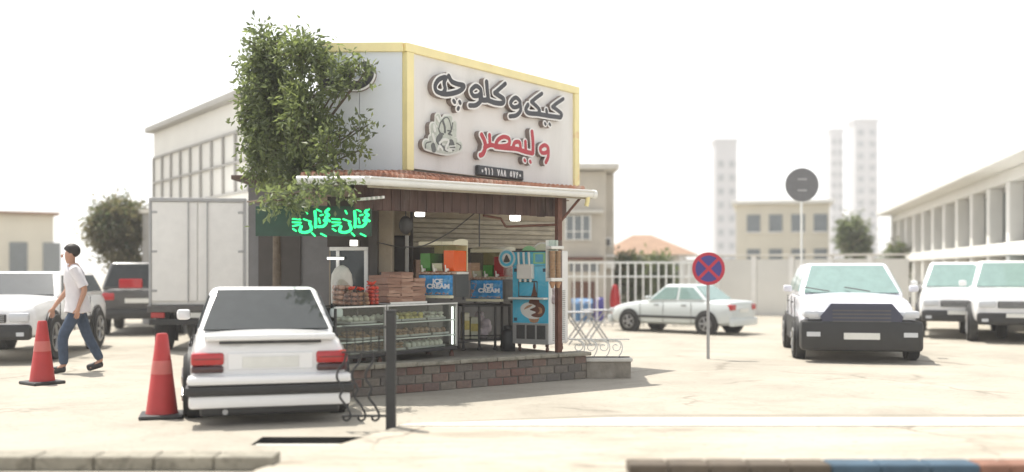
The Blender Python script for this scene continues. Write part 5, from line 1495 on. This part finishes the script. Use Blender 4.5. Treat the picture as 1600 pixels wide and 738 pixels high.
# facing local -y ... the walker looks along +x of his own space
J = {'pelvis': (0, 0, .95), 'belly': (.02, 0, 1.08), 'chest': (.05, 0, 1.28), 'necklow': (.07, 0, 1.44), 'neck': (.085, 0, 1.49), 'head0': (.10, 0, 1.55), 'head1': (.105, 0, 1.63), 'crown': (.095, 0, 1.69)}
for s_, n_ in ((1, 'l'), (-1, 'r')):
    f_ = s_
    J['sh' + n_] = (.05, s_ * .17, 1.41); J['el' + n_] = (.02 - f_ * .10, s_ * .23, 1.14); J['wr' + n_] = (.14 - f_ * .14, s_ * .24, .92)
    J['palm' + n_] = (.17 - f_ * .15, s_ * .24, .85)
    J['hip' + n_] = (0, s_ * .095, .90); J['kn' + n_] = (.04 + f_ * .16, s_ * .095, .50); J['an' + n_] = (-.06 + f_ * .24, s_ * .09, .10 if f_ > 0 else .14); J['toe' + n_] = (.10 + f_ * .24, s_ * .10, .035)
RAD = {'pelvis': (.125, .15), 'belly': (.11, .145), 'chest': (.115, .16), 'necklow': (.075, .10), 'neck': .055, 'head0': (.082, .07), 'head1': (.095, .078), 'crown': (.06, .055)}
for n_ in 'lr':
    RAD.update({'sh' + n_: .062, 'el' + n_: .042, 'wr' + n_: .029, 'palm' + n_: (.018, .038), 'hip' + n_: .085, 'kn' + n_: .058, 'an' + n_: .042, 'toe' + n_: (.03, .045)})
names_ = list(J); ix = {n: i for i, n in enumerate(names_)}
ED = [('pelvis', 'belly'), ('belly', 'chest'), ('chest', 'necklow'), ('necklow', 'neck'), ('neck', 'head0'), ('head0', 'head1'), ('head1', 'crown')]
for n_ in 'lr': ED += [('necklow', 'sh' + n_), ('sh' + n_, 'el' + n_), ('el' + n_, 'wr' + n_), ('wr' + n_, 'palm' + n_), ('pelvis', 'hip' + n_), ('hip' + n_, 'kn' + n_), ('kn' + n_, 'an' + n_), ('an' + n_, 'toe' + n_)]
verts = [Vector(J[n]) for n in names_]; rads = [RAD[n] for n in names_]; edges = [(ix[a], ix[b]) for a, b in ED]
for s_, n_ in ((1, 'l'), (-1, 'r')):        # fingers and thumb rooted in the palm
    pal = Vector(J['palm' + n_])
    for k, (dx, ln) in enumerate(((-.026, .062), (-.009, .072), (.009, .068), (.025, .052))):
        a = len(verts)
        verts += [pal + Vector((dx, 0, -.038)), pal + Vector((dx + .006, -s_ * .008, -.038 - ln * .55)), pal + Vector((dx + .014, -s_ * .022, -.038 - ln))]
        rads += [.009, .0085, .007]; edges += [(ix['palm' + n_], a), (a, a + 1), (a + 1, a + 2)]
    a = len(verts); verts += [pal + Vector((.038, -s_ * .008, .0)), pal + Vector((.050, -s_ * .018, -.035))]; rads += [.010, .008]; edges += [(ix['palm' + n_], a), (a, a + 1)]
link('body', skin_mesh('body', verts, edges, rads, 0, M['skin'], 2), o)
def garment(name, ns, ed, gr, m, root):
    ii = {n: i for i, n in enumerate(ns)}
    vv_ = [J[n] for n in ns]; rr = []
    for n in ns:
        r_ = RAD[n]; r_ = r_ if hasattr(r_, '__len__') else (r_, r_); g_ = gr.get(n, .014); rr.append((r_[0] + g_, r_[1] + g_))
    link(name, skin_mesh(name, vv_, [(ii[a], ii[b]) for a, b in ed], rr, ii[root], m), o)
mb = MB(); vs = []; fs = []; n = 24
rings = [(.825, .0, .165, .228), (.835, .0, .172, .236), (.95, .0, .160, .222), (1.08, .02, .136, .192), (1.25, .045, .142, .200), (1.36, .05, .134, .205), (1.42, .06, .112, .175), (1.465, .072, .075, .105), (1.49, .08, .066, .072)]
for z_, x_, rx_, ry_ in rings:
    for k in range(n):
        a_ = 2 * math.pi * k / n
        f_ = 1 + .03 * math.sin(5 * a_ + 9 * z_) * (1 if z_ < 1.3 else .3) + .018 * math.sin(11 * a_ - 14 * z_)
        vs.append((x_ + rx_ * math.cos(a_) * f_, ry_ * math.sin(a_) * f_, z_ + .008 * math.sin(3 * a_)))
for i in range(len(rings) - 1):
    for k in range(n): fs.append((i * n + k, i * n + (k + 1) % n, (i + 1) * n + (k + 1) % n, (i + 1) * n + k))
mb.add(vs, fs)
for n_ in 'lr':
    s0_, e0_ = Vector(J['sh' + n_]), Vector(J['el' + n_])
    mb.tube([s0_ + Vector((0, -.05 if n_ == 'l' else .05, .01)), s0_, s0_.lerp(e0_, .4), s0_.lerp(e0_, .86)], [.07, .078, .070, .068], 14)
mb.build('shirt', M['shirt'], o, smooth=True)
garment('trousers', ['pelvis', 'hipl', 'knl', 'anl', 'hipr', 'knr', 'anr'], [('pelvis', 'hipl'), ('hipl', 'knl'), ('knl', 'anl'), ('pelvis', 'hipr'), ('hipr', 'knr'), ('knr', 'anr')],
        {'pelvis': -.04, 'hipl': .014, 'hipr': .014, 'knl': .018, 'knr': .018, 'anl': .022, 'anr': .022}, M['jeans'], 'pelvis')
mb = MB(); mb.ball((.075, 0, 1.672), .110, 1.0, .88, .92, 3, jitter=.05)
mb.v = [(v[0], v[1], max(v[2], 1.575 + max(0, (v[0] - .04)) * .85)) for v in mb.v]
mb.build('hair', M['hair'], o, smooth=True)
for s_ in (1, -1):
    MB().ball((.09, s_ * .083, 1.61), .026, .8, .4, 1.2, 2).build('ear', M['skin'], o, smooth=True)
    MB().ball((.187, s_ * .032, 1.625), .011, .6, 1, .7, 2).build('eye', M['hair'], o, smooth=True)
    n_ = 'l' if s_ > 0 else 'r'
    a_, t_ = Vector(J['an' + n_]), Vector(J['toe' + n_])
    me = skin_mesh('shoe', [a_ + Vector((-.03, 0, -.035)), a_.lerp(t_, .5) + Vector((0, 0, -.01)), t_ + Vector((.03, 0, .004))], [(0, 1), (1, 2)], [(.05, .055), (.046, .056), (.03, .05)], 1, M['plastic'])
    link('shoe', me, o)
MB().ball((.203, 0, 1.60), .017, 1.0, .8, 1.4, 2).build('nose', M['skin'], o, smooth=True)
MB().box(.178, .192, -.025, .025, 1.555, 1.562, .003).build('mouth', M['hair'], o)

# ================================================================== TREES
def tree(name, label, loc, clumps, nleaf, leaf, mats, trunk, seed, group=None, gap=.5):
    """clumps: (centre, radii); leaves are small folded blades strewn through each clump along twigs"""
    rnd = np.random.default_rng(seed); rr = random.Random(seed)
    o = thing(name, label, 'tree', loc, 0, group)
    tk = MB()
    for pts, rad in trunk: tk.tube(cat_rom(pts, 4), np.interp(np.linspace(0, 1, len(cat_rom(pts, 4))), np.linspace(0, 1, len(rad)), rad).tolist(), 9)
    top = Vector(trunk[0][0][-1])
    P_ = []; TW = []
    vol = np.array([c[1][0] * c[1][1] * c[1][2] for c in clumps]); vol = vol / vol.sum()
    for (c, rad), f_ in zip(clumps, vol):
        nt_ = max(3, int(nleaf * f_ / 16))
        tone_c = rr.uniform(-.22, .22)
        for _ in range(nt_):
            tone = min(.95, max(0, .5 + tone_c + rr.uniform(-.3, .3)))
            d_ = rnd.normal(size=3); d_ /= np.linalg.norm(d_); q = (rnd.random() ** .42)
            e_ = np.array(c) + d_ * q * np.array(rad)
            st = np.array(c) + d_ * q * .45 * np.array(rad)
            if rnd.random() < .25: tk.tube([tuple(np.array(c) * .5 + st * .5), tuple(st), tuple(e_)], [.010, .007, .003], 4)
            for k in range(16):
                t_ = rnd.random() ** .7
                P_.append((st + (e_ - st) * t_ * 1.1 + rnd.normal(scale=leaf * .75, size=3), d_)); TW.append(tone)
        tk.tube(cat_rom([tuple(top * .9), tuple((Vector(c) + top) / 2 + Vector((0, 0, .05))), tuple(c)], 3), [.022, .018, .016, .013, .011, .010, .008], 6)
    tk.build('trunk', M['bark'], o, smooth=True)
    vs = []; fs = []; mi = []
    for (p_, d_), tone in zip(P_, TW):
        a_ = rnd.normal(size=3) + d_ * .9 + np.array((0, 0, -.35)); a_ /= np.linalg.norm(a_)
        b_ = np.cross(a_, rnd.normal(size=3)); b_ /= np.linalg.norm(b_) + 1e-9
        n_ = np.cross(a_, b_)
        L_ = leaf * rnd.uniform(.7, 1.35); w_ = L_ * .21
        i0 = len(vs)
        vs += [p_, p_ + a_ * L_ * .5 + b_ * w_ + n_ * w_ * .35, p_ + a_ * L_ + n_ * -.08 * L_, p_ + a_ * L_ * .5 - b_ * w_ + n_ * w_ * .35]
        fs += [(i0, i0 + 1, i0 + 2), (i0, i0 + 2, i0 + 3)]
        q_ = tone + rr.uniform(-.18, .18); k = 2 if q_ < .36 else (0 if q_ < .66 else 1); mi += [k, k]
    me = bpy.data.meshes.new('crown'); me.from_pydata([tuple(map(float, v)) for v in vs], [], fs)
    for m_ in mats: me.materials.append(m_)
    me.polygons.foreach_set('material_index', mi)
    link('crown', me, o)
    return o
tx, ty = -3.12, 13.45          # the trunk stands beside the shop's left end
cl = []
for px, py, Y, rx, ry, rz in ((430, 165, 12.6, 52, .55, 105), (415, 85, 12.5, 36, .40, 48), (478, 88, 12.1, 46, .38, 46), (480, 180, 12.0, 42, .40, 80), (410, 245, 12.9, 30, .40, 62), (462, 262, 12.2, 42, .40, 52),
                             (536, 120, 11.9, 26, .24, 36), (562, 100, 11.8, 20, .14, 9), (556, 130, 11.8, 20, .16, 13), (572, 112, 11.8, 7, .08, 5), (530, 205, 11.9, 24, .2, 20), (560, 200, 11.8, 18, .10, 6), (574, 196, 11.8, 8, .06, 4),
                             (532, 240, 11.7, 26, .2, 16), (560, 236, 11.7, 18, .10, 7), (533, 290, 10.95, 30, .18, 24), (492, 302, 10.95, 26, .18, 22), (440, 312, 11.2, 46, .3, 18), (395, 150, 12.8, 20, .35, 100), (508, 250, 11.6, 20, .2, 60)):
    q = at(px, py, Y); k = Y / F
    cl.append(((q.x - tx, q.y - ty, q.z), (rx * k, ry, rz * k)))
tree('street_tree', 'leafy green street tree growing in front of the left sign face', (tx, ty, 0), cl, 13500, .082, [M['leaf0'], M['leaf1'], M['leaf2']],
     [([(0, 0, 0), (.03, -.02, .7), (.05, -.08, 1.4), (.08, -.25, 2.3)], [.075, .06, .055, .04])], 3)
# olive tree behind the dark car
p = gp(186, 505); Y2 = p.y
k2 = Y2 / F
def tp2(px, py): q = at(px, py, Y2); return (q.x - p.x, 0, q.z)
tree('olive_tree', 'dull olive round crowned tree behind the charcoal car', (p.x, p.y, 0),
     [(tp2(185, 345), (46 * k2, .7, 42 * k2)), (tp2(160, 365), (30 * k2, .5, 30 * k2)), (tp2(212, 360), (28 * k2, .5, 34 * k2)), (tp2(190, 400), (42 * k2, .5, 26 * k2))], 9000, .13, [M['leafdry'], M['leaf2'], M['leafdry']],
     [([(0, 0, 0), (.05, 0, .8), (0, 0, 1.6)], [.12, .09, .06])], 5)
# small trees far behind the cars on the right
for px_, py_, Yq, w_, h_, lb, sd in ((1335, 372, 44, 26, 42, 'dark slender tree far behind the approaching hatchback', 8), (1415, 405, 40, 34, 26, 'low bushy tree beside the arcaded building on the right', 9), (985, 430, 33, 30, 36, 'green shrub tree behind the fence right of the beige house', 10), (1030, 432, 34, 26, 32, 'smaller green shrub tree behind the fence near the no stopping sign', 11)):
    kq = Yq / F; base_ = ((px_ - CX) * kq, Yq, 0)
    zc = pz(py_, Yq)
    tree('small_tree', lb, base_, [((0, 0, zc), (w_ * kq, w_ * kq * .8, h_ * kq)), ((w_ * kq * .4, 0, zc - .3), (w_ * kq * .6, w_ * kq * .5, h_ * kq * .6)), ((-w_ * kq * .4, 0, zc + .2), (w_ * kq * .5, w_ * kq * .5, h_ * kq * .6))], 2600, .2,
         [M['leaf0'], M['leafdry'], M['leaf2']], [([(0, 0, 0), (0, 0, zc * .5), (0, 0, zc)], [.12, .09, .05])], sd)

# ================================================================== BUILDINGS AROUND
def building(name, label, p0, p1, depth, h, m, group=None):
    """wall from ground point p0 to p1 (left to right as seen), local x along the wall, y back"""
    a, b = Vector(p0), Vector(p1); d_ = b - a
    o = thing(name, label, 'building', a, math.atan2(d_.y, d_.x), group)
    MB().box(0, d_.length, 0, depth, 0, h, .01).build('wall', M[m], o)
    return o, d_.length
def xy(px, Y): return Vector(((px - CX) / F * Y, Y, 0))
# pale building on the left with a lattice band
a, b = xy(240, 25.0), xy(392, 19.5)
hB = 4.75
o, Lb = building('pale_building', 'tall pale building with a gridded upper band behind the white box truck', a, b, 5, hB, 'housepale')
MB().box(-.15, Lb + .1, -.18, 5.1, hB + .002, hB + .14, .02).build('parapet', M['greyblock'], o)
for z_ in (2.9, 3.5, 4.1): MB().box(.05, Lb - .05, -.05, -.002, z_, z_ + .05, .006).build('band', M['greyblock'], o)
n = 9
for i in range(n + 1): MB().box(.05 + i * (Lb - .16) / n, .11 + i * (Lb - .16) / n, -.052, -.003, 2.952, 3.498, .006).build('mullion', M['greyblock'], o)
for i in range(n + 1): MB().box(.05 + i * (Lb - .16) / n, .11 + i * (Lb - .16) / n, -.052, -.003, 3.552, 4.098, .006).build('mullion', M['greyblock'], o)
for i in range(4):
    w_ = MB().box(.3 + i * Lb / 4, .3 + i * Lb / 4 + Lb / 6, -.02, -.002, .9, 2.3).build('window', M['palewin'], o)
    MB().box(.26 + i * Lb / 4, .34 + i * Lb / 4 + Lb / 6, -.06, -.021, .84, .9, .005).build('sill', M['white'], w_)
c = thing('water_tank', 'grey rooftop water tank on the tall pale building', 'water tank', o.matrix_basis @ Vector((Lb * .55, 1.2, hB + .142)))
MB().lathe([(.26, .12), (.28, .14), (.28, .42), (.2, .5), (.07, .52), (0, .525)], 22).build('tank', M['dullgrey'], c, smooth=True)
for a_ in range(4):
    x_, y_ = .2 * math.cos(a_ * 1.57 + .78), .2 * math.sin(a_ * 1.57 + .78); MB().box(x_ - .02, x_ + .02, y_ - .02, y_ + .02, 0, .119).build('leg', M['galv'], c)
# grey gate wall between tree and truck
o, Lb = building('grey_outbuilding', 'narrow grey outbuilding between the olive tree and the box truck', xy(222, 27), xy(262, 26.6), 2, 2.9, 'greyblock')
MB().box(-.05, Lb + .05, -.08, 2.05, 2.902, 3.0, .01).build('roof', M['kerb'], o)
MB().box(Lb * .3, Lb * .75, -.03, -.002, 0, 2.0).build('door', M['darksteel'], o)
# beige house at the far left
o, Lb = building('far_house', 'low beige house at the far left edge behind the white car', xy(-70, 42), xy(84, 44), 6, pz(335, 43), 'housecream')
MB().box(-.2, Lb + .2, -.3, 6.2, pz(335, 43) + .002, pz(330, 43), .02).build('roof', M['roofbrown'], o)
for i in range(3):
    w_ = MB().box(.7 + i * 1.3, 1.4 + i * 1.3, -.03, -.002, 1.3, 2.6).build('window', M['palewin'], o)
    MB().box(.66 + i * 1.3, 1.44 + i * 1.3, -.08, -.031, 1.24, 1.3).build('sill', M['white'], w_)
# house with a brown hipped roof, right of the beige house
a, b = xy(958, 38), xy(1072, 38)
o, Lb = building('brown_roofed_house', 'low house with brown hipped roof behind the bar fence', a, b, 5, pz(398, 38), 'housepale')
zt = pz(398, 38); zr_ = pz(364, 38)
MB().add([(-.4, -.4, zt), (Lb + .4, -.4, zt), (Lb + .4, 5.4, zt), (-.4, 5.4, zt), (1.0, 2.2, zr_), (Lb - 1.0, 2.2, zr_)], [(0, 1, 5, 4), (1, 2, 5), (2, 3, 4, 5), (3, 0, 4), (3, 2, 1, 0)]).build('roof', M['roofbrown'], o)
for i in range(3):
    w_ = MB().box(.25 + i * .85, .75 + i * .85, -.03, -.002, .5, 1.7).build('window', M['palewin'], o)
    MB().box(.22 + i * .85, .78 + i * .85, -.07, -.031, .44, .5).build('sill', M['white'], w_)
# white boundary wall made of panels and piers
a, b = xy(1062, 33), xy(1420, 30)
d_ = b - a; Lb = d_.length
o = thing('boundary_wall', 'long pale boundary wall with piers behind the hatchback', 'wall', a, math.atan2(d_.y, d_.x))
n = 6; hw_ = pz(398, 32)
for i in range(n):
    MB().box(i * Lb / n + .16, (i + 1) * Lb / n - .002, 0, .14, 0, hw_ - .15, .006).build('wall_panel', M['housepale'], o)
    MB().box(i * Lb / n, i * Lb / n + .157, -.04, .19, 0, hw_ - .06, .008).build('pier', M['white'], o)
MB().box(-.03, Lb, -.06, .21, hw_ - .058, hw_, .01).build('coping', M['kerb'], o)
# cream building
a, b = xy(1150, 48), xy(1296, 47)
hc_ = pz(318, 47)
o, Lb = building('cream_building', 'cream two storey building behind the long boundary wall', a, b, 7, hc_, 'housecream')
MB().box(-.2, Lb + .2, -.3, 7.2, hc_ + .002, hc_ + .18, .03).build('roof', M['housepale'], o)
for zz in (1.6, 3.2):
    for i in range(4):
        w_ = MB().box(.5 + i * 1.0, 1.1 + i * 1.0, -.04, -.002, zz, zz + .8).build('window', M['palewin'], o)
        MB().box(.46 + i * 1.0, 1.14 + i * 1.0, -.09, -.041, zz - .06, zz).build('sill', M['white'], w_)
# arcaded building along the right-hand side of the street
a, b = xy(1392, 44), xy(1660, 19.5)
d_ = b - a; Lb = d_.length
o = thing('arcade_building', 'long two storey building with dark upper windows and deep eave on the right', 'building', a, math.atan2(d_.y, d_.x))
hA = 3.75
MB().box(0, Lb, .32, 6, 0, hA - .05).build('wall', M['greyblock'], o)
MB().box(-.3, Lb, -.55, 6.2, hA, hA + .22, .03).build('roof', M['housepale'], o)
MB().box(0, Lb, -.05, .318, 1.75, 2.05, .02).build('floor_band', M['housepale'], o)
MB().box(0, Lb, .0, .318, hA - .30, hA - .002, .02).build('beam', M['housepale'], o)
n = 12
for i in range(n + 1):
    x_ = i * (Lb - .4) / n
    MB().box(x_, x_ + .36, .0, .318, 2.052, hA - .302, .02).build('pier', M['housepale'], o)
    MB().box(x_, x_ + .36, .0, .318, 0, 1.748, .02).build('pier', M['housepale'], o)
    if i < n:
        w_ = MB().box(x_ + .55, x_ + (Lb - .4) / n - .2, .28, .317, 2.15, hA - .45).build('window', M['winglass'], o)
        MB().box(x_ + (Lb - .4) / n / 2 + .15, x_ + (Lb - .4) / n / 2 + .20, .25, .279, 2.15, hA - .45).build('mullion', M['white'], w_)
        d2 = MB().box(x_ + .55, x_ + (Lb - .4) / n - .2, .28, .317, .0, 1.55).build('shutter', M['galv'], o)
# pale far towers
for px0, px1, pyt, Yq, lb in ((1118, 1152, 222, 240, 'left pale high tower fading in haze beyond the no stopping sign'), (1298, 1318, 205, 300, 'narrow pale tower in the haze, left one of the pair beyond the hatchback'), (1336, 1372, 190, 280, 'wider pale tower in the haze, right one of the pair beyond the hatchback')):
    a = xy(px0, Yq); Lb = (px1 - px0) / F * Yq; hT = pz(pyt, Yq)
    o = thing('apartment_tower', lb, 'tower', a, 0, 'pale towers in the distance')
    MB().box(0, Lb, 0, Lb, 0, hT).build('wall', M['tower'], o)
    MB().box(-.3, Lb + .3, -.3, Lb + .3, hT + .01, hT + .8).build('roof', M['tower'], o)
    wm = None
    nf = int(hT / 3.2); nc = max(2, int(Lb / 2.6))
    for f_ in range(1, nf):
        for c_ in range(nc):
            if wm is None: wm = MB().box(0, Lb / nc * .5, -.10, -.01, 0, 1.5).mesh('window', M['palewin'])
            link('window', wm, o, (Lb / nc * (c_ + .25), 0, f_ * 3.2))

# ================================================================== HAZE
hz_ = MB().box(-420, 420, -60, 620, -1.5, 60).build('haze', [], kind='stuff')
hm = bpy.data.materials.new('haze_air'); hm.use_nodes = True
t = hm.node_tree; t.nodes.clear()
mo = t.nodes.new('ShaderNodeOutputMaterial'); pv = t.nodes.new('ShaderNodeVolumePrincipled')
pv.inputs['Color'].default_value = (0.96, 0.97, 1.0, 1); pv.inputs['Density'].default_value = 0.0013; pv.inputs['Anisotropy'].default_value = 0.25
t.links.new(pv.outputs[0], mo.inputs['Volume'])
hz_.data.materials.append(hm)
